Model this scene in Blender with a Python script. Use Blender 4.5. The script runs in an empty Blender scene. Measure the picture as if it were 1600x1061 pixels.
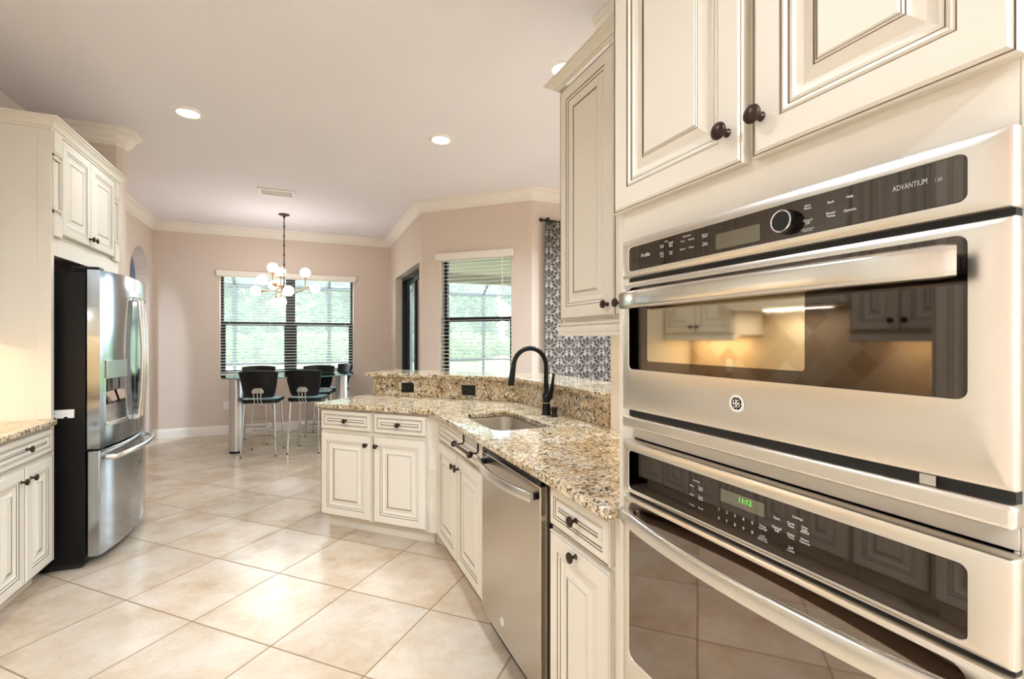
import bpy, bmesh, math, random
from mathutils import Vector, Matrix

# ------------------------------------------------------------------ camera, sky, exposure
scene = bpy.context.scene
COL = scene.collection
PI = math.pi
R2 = math.sqrt(0.5)
HC = 3.0                                   # ceiling height

cam_d = bpy.data.cameras.new('camera')
cam = bpy.data.objects.new('camera', cam_d)
COL.objects.link(cam)
cam_d.sensor_fit = 'HORIZONTAL'
cam_d.sensor_width = 36.0
cam_d.lens = 740.0 / 1600.0 * 36.0
cam_d.clip_start = 0.02
cam_d.clip_end = 300
cam.location = (0, 0, 1.37)
cam.rotation_euler = (PI / 2, 0, -math.radians(23.5))
scene.camera = cam

scene.view_settings.view_transform = 'Standard'
scene.view_settings.look = 'None'
scene.view_settings.gamma = 1.0
scene.view_settings.use_curve_mapping = False
scene.view_settings.exposure = 0.46
scene.cycles.max_bounces = 9
scene.cycles.diffuse_bounces = 5
scene.cycles.glossy_bounces = 5
scene.cycles.transparent_max_bounces = 24
scene.cycles.transmission_bounces = 6
scene.cycles.caustics_reflective = False
scene.cycles.caustics_refractive = False
scene.cycles.sample_clamp_indirect = 6.0
scene.cycles.use_denoising = True

world = bpy.data.worlds.new('overcast_sky')
scene.world = world
world.use_nodes = True
bg = world.node_tree.nodes['Background']
bg.inputs[0].default_value = (0.80, 0.91, 1.0, 1)
bg.inputs[1].default_value = 6.8

LAMP_W = 17.0        # recessed ceiling lamps, watts
LAMP_C = (0.71, 0.86, 1.0)
CHAND_E = 13.5

# recessed lights: three in view, the rest unseen cans added as room fill
CAN_POS = [(-0.777, 4.048), (1.008, 3.771), (1.425, 2.49),
           (-0.75, 1.50), (0.40, -0.55), (0.50, -2.0),
           (3.0, 3.2), (3.0, 1.2), (4.9, 3.2), (4.9, 1.2), (3.0, -1.0), (4.9, -1.0), (-2.62, 6.1)]

# ------------------------------------------------------------------ materials
def lin(h):
    if isinstance(h, (tuple, list)):
        c = [v / 255.0 for v in h]
    else:
        c = [int(h[i:i + 2], 16) / 255.0 for i in (0, 2, 4)]
    return tuple((v / 12.92 if v <= 0.04045 else ((v + 0.055) / 1.055) ** 2.4) for v in c) + (1.0,)

class NT:
    """small helper around a material's node tree"""
    def __init__(self, name):
        self.m = bpy.data.materials.new(name)
        self.m.use_nodes = True
        self.t = self.m.node_tree
        self.b = self.t.nodes['Principled BSDF']
        self.out = self.t.nodes['Material Output']
    def n(self, typ, **kw):
        nd = self.t.nodes.new(typ)
        for k, v in kw.items():
            setattr(nd, k, v)
        return nd
    def l(self, a, b):
        self.t.links.new(a, b)
    def val(self, sock, v):
        if hasattr(v, 'is_output') or isinstance(v, bpy.types.NodeSocket):
            self.l(v, sock)
        else:
            sock.default_value = v
    def math(self, op, a, b=None, c=None, clamp=False):
        nd = self.n('ShaderNodeMath', operation=op)
        nd.use_clamp = clamp
        self.val(nd.inputs[0], a)
        if b is not None: self.val(nd.inputs[1], b)
        if c is not None: self.val(nd.inputs[2], c)
        return nd.outputs[0]
    def pos(self):
        return self.n('ShaderNodeNewGeometry').outputs['Position']
    def obj(self):
        return self.n('ShaderNodeTexCoord').outputs['Object']
    def mapping(self, vec, scale=(1, 1, 1), rot=(0, 0, 0), loc=(0, 0, 0)):
        nd = self.n('ShaderNodeMapping')
        self.l(vec, nd.inputs[0])
        nd.inputs['Scale'].default_value = scale
        nd.inputs['Rotation'].default_value = rot
        nd.inputs['Location'].default_value = loc
        return nd.outputs[0]
    def noise(self, vec, scale, detail=3, rough=0.5, dist=0.0):
        nd = self.n('ShaderNodeTexNoise')
        self.l(vec, nd.inputs['Vector'])
        nd.inputs['Scale'].default_value = scale
        nd.inputs['Detail'].default_value = detail
        nd.inputs['Roughness'].default_value = rough
        nd.inputs['Distortion'].default_value = dist
        return nd.outputs['Fac']
    def ramp(self, fac, stops, interp='LINEAR'):
        nd = self.n('ShaderNodeValToRGB')
        nd.color_ramp.interpolation = interp
        el = nd.color_ramp.elements
        while len(el) < len(stops): el.new(0.5)
        for e, (p, c) in zip(el, stops):
            e.position = p
            e.color = c if len(c) == 4 else tuple(c) + (1,)
        self.l(fac, nd.inputs[0])
        return nd.outputs[0]
    def mix(self, fac, a, b):
        nd = self.n('ShaderNodeMix', data_type='RGBA')
        self.val(nd.inputs[0], fac)
        self.val(nd.inputs[6], a)
        self.val(nd.inputs[7], b)
        return nd.outputs[2]
    def bump(self, h, strength=0.2, dist=0.01):
        nd = self.n('ShaderNodeBump')
        nd.inputs['Strength'].default_value = strength
        nd.inputs['Distance'].default_value = dist
        self.l(h, nd.inputs['Height'])
        self.l(nd.outputs[0], self.b.inputs['Normal'])
    def set(self, color=None, rough=None, metal=None, spec=None, emis=None, estr=None):
        b = self.b.inputs
        if color is not None: self.val(b['Base Color'], color)
        if rough is not None: self.val(b['Roughness'], rough)
        if metal is not None: self.val(b['Metallic'], metal)
        if spec is not None: self.val(b['Specular IOR Level'], spec)
        if emis is not None:
            self.val(b['Emission Color'], emis)
            self.val(b['Emission Strength'], estr)
        return self.m

def simple(name, color, rough=0.5, metal=0.0, spec=0.5, **kw):
    return NT(name).set(lin(color), rough, metal, spec, **kw)

def painted(name, color, bump=0.0, scale=90, rough=0.6):
    k = NT(name)
    p = k.pos()
    n = k.noise(p, 1.3, 2)
    c = lin(color)
    col = k.ramp(n, [(0.3, tuple(v * 0.97 for v in c[:3])), (0.7, c[:3])])
    if bump:
        k.bump(k.noise(p, scale, 3, 0.6), bump, 0.004)
    return k.set(col, rough, 0, 0.3)

MAT = {}
MAT['cream'] = painted('cream_cabinet_paint', 'e0d8ca', 0, rough=0.38)
MAT['glaze'] = simple('brown_glaze_in_grooves', '5d4a36', 0.5)
MAT['bronze'] = simple('oil_rubbed_bronze', '3a2a20', 0.34, 0.75)
MAT['black_metal'] = simple('black_faucet_finish', '14110f', 0.3, 0.55)
MAT['wall'] = painted('beige_wall_paint', 'd9c9bb', 0.12, 120, 0.75)
MAT['wall_light'] = painted('pale_beige_wall_paint', 'd6c9bc', 0.12, 120, 0.75)
MAT['ceiling'] = painted('ceiling_paint', 'ece7ea', 0.25, 70, 0.85)
MAT['trim'] = painted('white_trim_paint', 'eee6db', 0, rough=0.42)
MAT['plastic_white'] = simple('white_plastic', 'ece8e2', 0.35)
MAT['black_plastic'] = simple('black_plastic', '070707', 0.4, 0, 0.3)
MAT['black_gloss'] = simple('black_gloss', '060606', 0.08)
MAT['gap_black'] = simple('dark_recess', '0b0a09', 0.6)
MAT['chrome'] = simple('chrome', 'd5d7da', 0.12, 1.0)
MAT['satin_chrome'] = simple('satin_aluminium', 'c9c7c4', 0.36, 1.0)
MAT['brass'] = simple('aged_brass', '8f6f4a', 0.32, 1.0)
MAT['frame_bronze'] = simple('dark_bronze_window_frame', '15181a', 0.45, 0.2)
MAT['frame_charcoal'] = simple('bronze_cage_frame', '585c5e', 0.5, 0.2)
MAT['marble'] = painted('white_marble_sill', 'efeae2', 0, rough=0.25)
MAT['slat'] = simple('white_blind_slat', 'eeeae2', 0.5)
MAT['leather'] = simple('black_leather', '050506', 0.40, 0.0, 0.3)
MAT['seat_sheen'] = simple('leather_painted_blue_sheen', 'a9bcc6', 0.35)  # bluish reflection on the black seat tops, put into the colour
MAT['fridge_side'] = simple('black_textured_steel', '0b0805', 0.42, 0.0, 0.25)
MAT['panel_glass'] = simple('dark_oven_glass', '15100d', 0.035, 0.0, 0.9)
MAT['display'] = simple('grey_display', '8d8772', 0.15)
MAT['marking'] = simple('white_marking', 'f0ece6', 0.5)
MAT['sticker'] = simple('pale_sticker_letters', 'b9b6b0', 0.5)
MAT['clock'] = NT('green_clock_digits').set(lin('1c6a10'), 0.5, 0, 0.3, lin('58e030'), 1.6)
MAT['warm_emit'] = NT('lit_lamp_lens').set(lin('fff6e8'), 0.5, 0, 0.3, lin('fff3e0'), 5.0)
MAT['globe'] = NT('lit_opal_globe').set(lin('fffaf0'), 0.3, 0, 0.3, lin('fdf6f0'), CHAND_E)
MAT['trunk'] = simple('tree_bark', '8a8278', 0.9)
MAT['hall'] = painted('hall_paint', 'a9b0ba', 0, rough=0.8)

def steel(name, color, rough, axis, strength=0.03):
    """brushed steel: fine streaks drawn along one axis"""
    k = NT(name)
    sc = [1500, 1500, 1500]
    sc[axis] = 3
    v = k.mapping(k.obj(), scale=tuple(sc))
    n = k.noise(v, 1.0, 3, 0.6)
    r = k.math('MULTIPLY_ADD', n, 0.012, rough - 0.006)
    c = lin(color)
    col = k.ramp(n, [(0.2, tuple(x * 0.997 for x in c[:3])), (0.8, c[:3])])
    return k.set(col, r, 1.0, 0.5)
MAT['steel'] = steel('brushed_steel', 'e2dcd3', 0.27, 0, 0.004)
MAT['steel_v'] = steel('brushed_steel_upright', 'b4b9be', 0.13, 2, 0.004)
MAT['oven_glass'] = simple('dark_mirror_oven_glass', '57504b', 0.03, 1.0)
MAT['oven_window'] = simple('pale_mirror_oven_window', 'b3a996', 0.04, 1.0)
MAT['oven_display'] = simple('grey_mirror_display', '8d887c', 0.06, 1.0)
MAT['dispenser_silver'] = simple('silver_dispenser_trim', 'c9d4da', 0.18, 0.9)
MAT['brown_mirror'] = simple('brown_mirror_paddle', '8a6a4c', 0.12, 1.0)
MAT['steel_dw'] = steel('warm_brushed_steel_upright', 'c0b7ab', 0.22, 2, 0.004)
MAT['lower_glass'] = simple('brown_mirror_oven_glass', '80756c', 0.03, 1.0)
MAT['steel_sink'] = steel('sink_steel', 'b9b2a8', 0.34, 1, 0.006)
MAT['steel_handle'] = steel('polished_steel_handle', 'd6d2cb', 0.2, 0, 0.01)

def granite():
    k = NT('gold_granite')
    p = k.mapping(k.pos(), rot=(0.5, 0.35, 0.6))
    big = k.noise(p, 9, 4, 0.6, 0.6)
    base = k.ramp(big, [(0.28, lin('b0946e')[:3]), (0.46, lin('cfb996')[:3]), (0.6, lin('e2d4bb')[:3]), (0.75, lin('eee6d8')[:3])])
    n2 = k.noise(k.mapping(p, scale=(1, 1.7, 1)), 62, 4, 0.62, 0.4)
    tan = k.ramp(n2, [(0.43, (1, 1, 1)), (0.49, (0, 0, 0))])
    c1 = k.mix(k.math('MULTIPLY', tan, 0.75), base, lin('8a6a42'))
    n3 = k.noise(k.mapping(p, scale=(1.5, 1, 1), loc=(3, 1, 7)), 58, 5, 0.7, 0.9)
    cl = k.noise(k.mapping(p, loc=(9, 4, 2)), 14, 3, 0.6)
    thr = k.math('MULTIPLY_ADD', cl, 0.22, -0.11)
    d = k.ramp(k.math('ADD', n3, thr), [(0.440, (1, 1, 1)), (0.465, (0, 0, 0))])
    c2 = k.mix(d, c1, lin('2a1d14'))
    n4 = k.noise(k.mapping(p, loc=(1, 8, 5)), 48, 4, 0.6, 0.3)
    wv = k.ramp(n4, [(0.60, (0, 0, 0)), (0.66, (1, 1, 1))])
    c3 = k.mix(k.math('MULTIPLY', wv, 0.7), c2, lin('efe6d2'))
    return k.set(c3, 0.07, 0, 0.55)
MAT['granite'] = granite()

def floor_tile():
    k = NT('diagonal_travertine_floor_tile')
    s = 0.5114
    p = k.pos()
    sep = k.n('ShaderNodeSeparateXYZ'); k.l(p, sep.inputs[0])
    x = k.math('SUBTRACT', sep.outputs[0], -0.869)
    y = k.math('SUBTRACT', sep.outputs[1], 3.092)
    u = k.math('MULTIPLY', k.math('SUBTRACT', x, y), R2 / s)
    v = k.math('MULTIPLY', k.math('ADD', x, y), R2 / s)
    def edge(a):
        f = k.math('FRACT', a)
        return k.math('MINIMUM', f, k.math('SUBTRACT', 1.0, f))
    e = k.math('MINIMUM', edge(u), edge(v))
    grout = k.ramp(e, [(0.0055, (1, 1, 1)), (0.0085, (0, 0, 0))])
    cmb = k.n('ShaderNodeCombineXYZ')
    k.l(k.math('FLOOR', u), cmb.inputs[0]); k.l(k.math('FLOOR', v), cmb.inputs[1])
    wn = k.n('ShaderNodeTexWhiteNoise'); wn.noise_dimensions = '3D'
    k.l(cmb.outputs[0], wn.inputs['Vector'])
    off = k.n('ShaderNodeVectorMath', operation='MULTIPLY_ADD')
    k.l(wn.outputs['Color'], off.inputs[0]); off.inputs[1].default_value = (40, 40, 40); k.l(p, off.inputs[2])
    pv = off.outputs[0]
    n1 = k.noise(k.mapping(pv, scale=(1, 1.2, 1), rot=(0, 0, 0.6)), 2.6, 9, 0.70, 0.0)
    col = k.ramp(n1, [(0.28, lin('bba185')[:3]), (0.45, lin('cbb69e')[:3]), (0.58, lin('d5c5b2')[:3]), (0.78, lin('ded2c4')[:3])])
    n2 = k.noise(pv, 60, 5, 0.7, 0.2)
    pit = k.ramp(n2, [(0.32, (1, 1, 1)), (0.42, (0, 0, 0))])
    col = k.mix(k.math('MULTIPLY', pit, 0.35), col, lin('a98a66'))
    tint = k.math('MULTIPLY_ADD', wn.outputs['Value'], 0.12, 0.90)
    hsv = k.n('ShaderNodeHueSaturation'); k.l(tint, hsv.inputs['Value']); k.l(col, hsv.inputs['Color'])
    col = k.mix(grout, hsv.outputs[0], lin('8a6d4e'))
    rough = k.math('MULTIPLY_ADD', n1, 0.14, 0.13)
    rough = k.math('MAXIMUM', rough, k.math('MULTIPLY', grout, 0.8))
    h = k.math('SUBTRACT', k.math('MULTIPLY', n1, 0.10), grout)
    k.bump(h, 0.12, 0.004)
    return k.set(col, rough, 0, 0.28)
MAT['floor'] = floor_tile()

def backsplash_tile():
    k = NT('diagonal_travertine_backsplash')
    p = k.pos()
    sep = k.n('ShaderNodeSeparateXYZ'); k.l(p, sep.inputs[0])
    s = 0.155
    a, b = sep.outputs[1], sep.outputs[2]
    u = k.math('MULTIPLY', k.math('SUBTRACT', a, b), R2 / s)
    v = k.math('MULTIPLY', k.math('ADD', a, b), R2 / s)
    def edge(q):
        f = k.math('FRACT', q)
        return k.math('MINIMUM', f, k.math('SUBTRACT', 1.0, f))
    grout = k.ramp(k.math('MINIMUM', edge(u), edge(v)), [(0.012, (1, 1, 1)), (0.02, (0, 0, 0))])
    cmb = k.n('ShaderNodeCombineXYZ')
    k.l(k.math('FLOOR', u), cmb.inputs[0]); k.l(k.math('FLOOR', v), cmb.inputs[1])
    wn = k.n('ShaderNodeTexWhiteNoise'); k.l(cmb.outputs[0], wn.inputs['Vector'])
    base = k.ramp(wn.outputs['Value'], [(0.0, lin('b79d7c')[:3]), (0.35, lin('cdb798')[:3]), (0.7, lin('ddcdb2')[:3]), (1.0, lin('e7dac4')[:3])])
    n = k.noise(p, 22, 4, 0.6)
    c = k.mix(k.math('MULTIPLY', n, 0.3), base, lin('c2a884'))
    c = k.mix(grout, c, lin('d9ccb6'))
    return k.set(c, 0.5, 0, 0.4)
MAT['backsplash'] = backsplash_tile()
MAT['pale_tile'] = painted('pale_cream_wall_tile', 'e6dac8', 0.05, 40, 0.4)

def curtain_mat():
    """dark taupe damask: white ogee outlines filled with curved feather strokes; x = along the cloth (UV), y = up"""
    k = NT('damask_curtain_cloth')
    uv = k.n('ShaderNodeUVMap').outputs[0]
    sep = k.n('ShaderNodeSeparateXYZ'); k.l(uv, sep.inputs[0])
    PU, PV = 0.255, 0.185
    fu = k.math('MULTIPLY', k.math('ABSOLUTE', k.math('SUBTRACT', k.math('FRACT', k.math('DIVIDE', sep.outputs[0], PU)), 0.5)), PU)   # metres from the motif axis
    def rows(shift):
        f = k.math('FRACT', k.math('ADD', k.math('DIVIDE', sep.outputs[1], PV), shift))
        return k.math('MULTIPLY', k.math('SUBTRACT', f, 0.5), PV)
    # plume of leaves: centre, outward lean in degrees, half width, half length
    LEAVES = [(0, 0.034, 0, 0.0125, 0.036), (0.025, 0.020, 30, 0.0110, 0.037), (0.047, -0.010, 58, 0.0105, 0.033), (0.019, -0.030, 24, 0.0090, 0.027),
              (0.0, -0.064, 0, 0.0090, 0.023), (0.040, -0.050, -38, 0.0085, 0.024)]
    best = rims = None
    for xs, ys in ((fu, rows(0.0)), (k.math('SUBTRACT', PU / 2, fu), rows(0.5))):
        for cx, cy, deg, a_, b_ in LEAVES:
            sn, cs = math.sin(math.radians(deg)), math.cos(math.radians(deg))
            cx, cy, a_, b_ = cx * 1.12, cy * 1.12, a_ * 2.0, b_ * 1.5
            dx = k.math('SUBTRACT', xs, cx); dy = k.math('SUBTRACT', ys, cy)
            al = k.math('MULTIPLY_ADD', dx, sn / b_, k.math('MULTIPLY', dy, cs / b_))
            pe = k.math('MULTIPLY_ADD', dx, cs / a_, k.math('MULTIPLY', dy, -sn / a_))
            pe = k.math('MULTIPLY', pe, k.math('MULTIPLY_ADD', al, 0.30, 1.0))          # leaves taper to a tip
            e = k.math('ADD', k.math('MULTIPLY', al, al), k.math('MULTIPLY', pe, pe))
            best = e if best is None else k.math('MINIMUM', best, e)
            rim = k.math('LESS_THAN', k.math('ABSOLUTE', k.math('SUBTRACT', e, 0.91)), 0.10)
            rims = rim if rims is None else k.math('MAXIMUM', rims, rim)
    m = k.math('MAXIMUM', rims, k.math('GREATER_THAN', best, 1.0))
    col = k.mix(m, lin('5a524c'), lin('b9b4ad'))
    k.set(col, 0.85, 0, 0.2)
    tr = k.n('ShaderNodeBsdfTranslucent'); k.l(col, tr.inputs[0])
    mx = k.n('ShaderNodeMixShader'); mx.inputs[0].default_value = 0.22
    k.l(k.b.outputs[0], mx.inputs[1]); k.l(tr.outputs[0], mx.inputs[2])
    k.l(mx.outputs[0], k.out.inputs[0])
    return k.m
MAT['curtain'] = curtain_mat()

def pane(name, tint=(1, 1, 1, 1), gloss=1.0, ior=1.45):
    """thin glass sheet: lets light straight through, mirrors a little"""
    k = NT(name)
    t = k.n('ShaderNodeBsdfTransparent'); t.inputs[0].default_value = tint
    g = k.n('ShaderNodeBsdfGlossy'); g.inputs['Roughness'].default_value = 0.01
    f = k.n('ShaderNodeFresnel'); f.inputs[0].default_value = ior
    mx = k.n('ShaderNodeMixShader')
    k.l(k.math('MULTIPLY', f.outputs[0], gloss), mx.inputs[0])
    k.l(t.outputs[0], mx.inputs[1]); k.l(g.outputs[0], mx.inputs[2])
    k.l(mx.outputs[0], k.out.inputs[0])
    return k.m
MAT['glass'] = pane('window_glass', (0.95, 0.98, 0.97, 1), 0.6)
MAT['glass_edge'] = simple('green_glass_edge', '5f8f86', 0.15)
MAT['table_glass'] = pane('green_tinted_table_glass', (0.80, 0.93, 0.90, 1), 1.0)

def screen_mat():
    k = NT('fine_insect_screen')
    t = k.n('ShaderNodeBsdfTransparent')
    d = k.n('ShaderNodeBsdfDiffuse'); d.inputs[0].default_value = lin('d8dcdc')
    tl = k.n('ShaderNodeBsdfTranslucent'); tl.inputs[0].default_value = lin('d8dcdc')
    a = k.n('ShaderNodeMixShader'); a.inputs[0].default_value = 0.6
    k.l(d.outputs[0], a.inputs[1]); k.l(tl.outputs[0], a.inputs[2])
    mx = k.n('ShaderNodeMixShader'); mx.inputs[0].default_value = 0.22
    k.l(t.outputs[0], mx.inputs[1]); k.l(a.outputs[0], mx.inputs[2])
    k.l(mx.outputs[0], k.out.inputs[0])
    return k.m
MAT['screen'] = screen_mat()

def foliage(name, c0, c1):
    k = NT(name)
    n = k.noise(k.pos(), 1.6, 3)
    oi = k.n('ShaderNodeObjectInfo').outputs['Random']
    f = k.math('MULTIPLY_ADD', oi, 0.4, k.math('MULTIPLY', n, 0.7))
    col = k.ramp(f, [(0.25, lin(c0)[:3]), (0.8, lin(c1)[:3])])
    k.set(col, 0.7, 0, 0.3)
    tr = k.n('ShaderNodeBsdfTranslucent'); k.l(col, tr.inputs[0])
    mx = k.n('ShaderNodeMixShader'); mx.inputs[0].default_value = 0.4
    k.l(k.b.outputs[0], mx.inputs[1]); k.l(tr.outputs[0], mx.inputs[2])
    k.l(mx.outputs[0], k.out.inputs[0])
    return k.m
MAT['leaf'] = foliage('oak_foliage', '54704a', '8da07e')
MAT['leaf2'] = foliage('shrub_foliage', '5a8645', '94b474')
def grass_mat():
    k = NT('mown_lawn')
    n = k.noise(k.pos(), 3.0, 6, 0.7)
    return k.set(k.ramp(n, [(0.3, lin('7a9c50')[:3]), (0.7, lin('9cba6c')[:3])]), 0.9, 0, 0.2)
MAT['grass'] = grass_mat()
MAT['pavers'] = painted('pale_deck_pavers', 'b5aca2', 0, rough=0.8)
MAT['earth'] = painted('leaf_littered_earth', 'b79f8c', 0, rough=0.9)
MAT['soffit'] = painted('lanai_ceiling_paint', '8f8c78', 0, rough=0.8)

# ------------------------------------------------------------------ mesh builder
class M:
    def __init__(self):
        self.v, self.f, self.mi, self.uv = [], [], [], None
    def face(self, idx, m=0):
        self.f.append(tuple(idx)); self.mi.append(m)
    def add(self, verts, faces, m=0):
        o = len(self.v)
        self.v += [tuple(p) for p in verts]
        for q in faces:
            self.face([o + i for i in q], m)
        return self
    def box(self, x0, x1, y0, y1, z0, z1, m=0):
        if x0 > x1: x0, x1 = x1, x0
        if y0 > y1: y0, y1 = y1, y0
        if z0 > z1: z0, z1 = z1, z0
        v = [(x0, y0, z0), (x1, y0, z0), (x1, y1, z0), (x0, y1, z0), (x0, y0, z1), (x1, y0, z1), (x1, y1, z1), (x0, y1, z1)]
        return self.add(v, [(3, 2, 1, 0), (4, 5, 6, 7), (0, 1, 5, 4), (1, 2, 6, 5), (2, 3, 7, 6), (3, 0, 4, 7)], m)
    def prism(self, poly, z0, z1, m=0):
        """poly counter-clockwise in plan"""
        n = len(poly)
        v = [(x, y, z0) for x, y in poly] + [(x, y, z1) for x, y in poly]
        fs = [tuple(range(n - 1, -1, -1)), tuple(range(n, 2 * n))]
        fs += [(i, (i + 1) % n, n + (i + 1) % n, n + i) for i in range(n)]
        return self.add(v, fs, m)
    def prism_y(self, poly, y0, y1, m=0):
        """poly of (x, z), counter-clockwise seen from -y, thick along y"""
        n = len(poly)
        v = [(x, y0, z) for x, z in poly] + [(x, y1, z) for x, z in poly]
        fs = [tuple(range(n)), tuple(range(2 * n - 1, n - 1, -1))]
        fs += [((i + 1) % n, i, n + i, n + (i + 1) % n) for i in range(n)]
        return self.add(v, fs, m)
    def prism_x(self, poly, x0, x1, m=0):
        """poly of (y, z), thick along x"""
        n = len(poly)
        v = [(x0, y, z) for y, z in poly] + [(x1, y, z) for y, z in poly]
        fs = [tuple(range(n - 1, -1, -1)), tuple(range(n, 2 * n))]
        fs += [(i, (i + 1) % n, n + (i + 1) % n, n + i) for i in range(n)]
        return self.add(v, fs, m)
    def rings(self, rings, m=0, closed=True, cap0=True, cap1=True, mats=None):
        n = len(rings[0])
        o = len(self.v)
        for r in rings: self.v += [tuple(p) for p in r]
        for k in range(len(rings) - 1):
            mm = mats[k] if mats else m
            for i in range(n if closed else n - 1):
                j = (i + 1) % n
                self.face((o + k * n + i, o + k * n + j, o + (k + 1) * n + j, o + (k + 1) * n + i), mm)
        if cap0: self.face([o + i for i in range(n - 1, -1, -1)], mats[0] if mats else m)
        if cap1: self.face([o + (len(rings) - 1) * n + i for i in range(n)], m)
        return self
    def lathe(self, prof, org=(0, 0, 0), axis='z', n=20, m=0, sx=1.0, sy=1.0):
        """prof: list of (radius, height)"""
        rings = []
        for r, h in prof:
            ring = []
            for i in range(n):
                a = 2 * PI * i / n
                c, s = r * math.cos(a) * sx, r * math.sin(a) * sy
                if axis == 'z': p = (c, s, h)
                elif axis == '-y': p = (c, -h, s)
                elif axis == 'x': p = (h, c, s)
                else: p = (c, h, -s)
                ring.append((p[0] + org[0], p[1] + org[1], p[2] + org[2]))
            rings.append(ring)
        return self.rings(rings, m)
    def tube(self, pts, r, n=10, m=0, flat=None, sec=None):
        """round rod through pts; r a number or a list; flat=(a,b): elliptic section scale"""
        P = [Vector(p) for p in pts]
        rs = r if isinstance(r, (list, tuple)) else [r] * len(P)
        rings = []
        t0 = (P[1] - P[0]).normalized()
        up = Vector((0, 0, 1)) if abs(t0.z) < 0.9 else Vector((0, 1, 0))
        nrm = t0.cross(up).normalized()
        for i, p in enumerate(P):
            if i == 0: t = P[1] - P[0]
            elif i == len(P) - 1: t = P[-1] - P[-2]
            else: t = (P[i + 1] - P[i]).normalized() + (P[i] - P[i - 1]).normalized()
            t.normalize()
            nrm = (nrm - t * nrm.dot(t)).normalized()
            b = t.cross(nrm)
            fa, fb = flat if flat else (1, 1)
            if sec:
                rings.append([p + nrm * (a_ * rs[i]) + b * (b_ * rs[i]) for a_, b_ in sec])
                continue
            rings.append([p + nrm * (math.cos(2 * PI * k / n) * rs[i] * fa) + b * (math.sin(2 * PI * k / n) * rs[i] * fb) for k in range(n)])
        return self.rings(rings, m)
    def ball(self, c, r, n=20, k=12, m=0, sz=1.0):
        prof = [(max(1e-4, r * math.sin(PI * i / k)), -r * sz * math.cos(PI * i / k)) for i in range(k + 1)]
        return self.lathe(prof, c, 'z', n, m)
    def merge(self, other, mat=None):
        o = len(self.v)
        T = mat or Matrix.Identity(4)
        self.v += [tuple(T @ Vector(p)) for p in other.v]
        for q, m in zip(other.f, other.mi): self.face([o + i for i in q], m)
        return self
    def mesh(self, name, mats, smooth=True, angle=32):
        me = bpy.data.meshes.new(name)
        me.from_pydata(self.v, [], self.f)
        for mt in (mats if isinstance(mats, (list, tuple)) else [mats]):
            me.materials.append(MAT[mt] if isinstance(mt, str) else mt)
        me.polygons.foreach_set('material_index', self.mi)
        bm = bmesh.new(); bm.from_mesh(me)
        bmesh.ops.recalc_face_normals(bm, faces=bm.faces)
        bm.to_mesh(me); bm.free()
        if smooth:
            me.polygons.foreach_set('use_smooth', [True] * len(me.polygons))
            me.set_sharp_from_angle(angle=math.radians(angle))
        me.update()
        return me

def link(name, me, parent=None, loc=None, rot=None):
    o = bpy.data.objects.new(name, me)
    COL.objects.link(o)
    if parent: o.parent = parent
    if loc: o.location = loc
    if rot: o.rotation_euler = rot
    return o
def obj(name, mb, mats, parent=None, loc=None, rot=None, bevel=0, seg=2, smooth=True, angle=32):
    o = link(name, mb.mesh(name, mats, smooth, angle), parent, loc, rot)
    if bevel:
        md = o.modifiers.new('edge', 'BEVEL')
        md.width = bevel; md.segments = seg; md.limit_method = 'ANGLE'; md.angle_limit = math.radians(40)
        md.harden_normals = False
    return o
def tag(o, label=None, cat=None, group=None, kind=None):
    if label: o['label'] = label
    if cat: o['category'] = cat
    if group: o['group'] = group
    if kind: o['kind'] = kind
    return o
def thing(name, label, cat, loc=(0, 0, 0), rz=0.0, group=None):
    o = bpy.data.objects.new(name, None)
    COL.objects.link(o)
    o.empty_display_size = 0.1
    o.location = loc
    o.rotation_euler = (0, 0, rz)
    return tag(o, label, cat, group)
def struct(name, mb, mats, bevel=0, smooth=False):
    return tag(obj(name, mb, mats, bevel=bevel, smooth=smooth), kind='structure')
def dup(root, loc=None, rz=None, label=None, group=None):
    r = root.copy(); COL.objects.link(r)
    if loc is not None: r.location = loc
    if rz is not None: r.rotation_euler = (0, 0, rz)
    if label: r['label'] = label
    if group: r['group'] = group
    for ch in list(root.children):
        c = ch.copy(); COL.objects.link(c); c.parent = r
        for g in list(ch.children):
            d = g.copy(); COL.objects.link(d); d.parent = c
    return r

def sweep(path, prof, closed=False, m=0, mb=None):
    """profile of (out, z) carried along a plan path; 'out' is to the right of the way the path runs; mitred corners"""
    mb = mb or M()
    n = len(path)
    rings = []
    for i in range(n):
        p = Vector(path[i])
        nx = []
        if closed or i > 0:
            d = (p - Vector(path[i - 1])).normalized(); nx.append(Vector((d.y, -d.x)))
        if closed or i < n - 1:
            d = (Vector(path[(i + 1) % n]) - p).normalized(); nx.append(Vector((d.y, -d.x)))
        mv = nx[0] if len(nx) == 1 else (nx[0] + nx[1]) / (1 + nx[0].dot(nx[1]))
        rings.append([(p.x + mv.x * o, p.y + mv.y * o, z) for o, z in prof])
    if closed: rings.append(rings[0])
    mb.rings(rings, m, True, not closed, not closed)
    return mb

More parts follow.
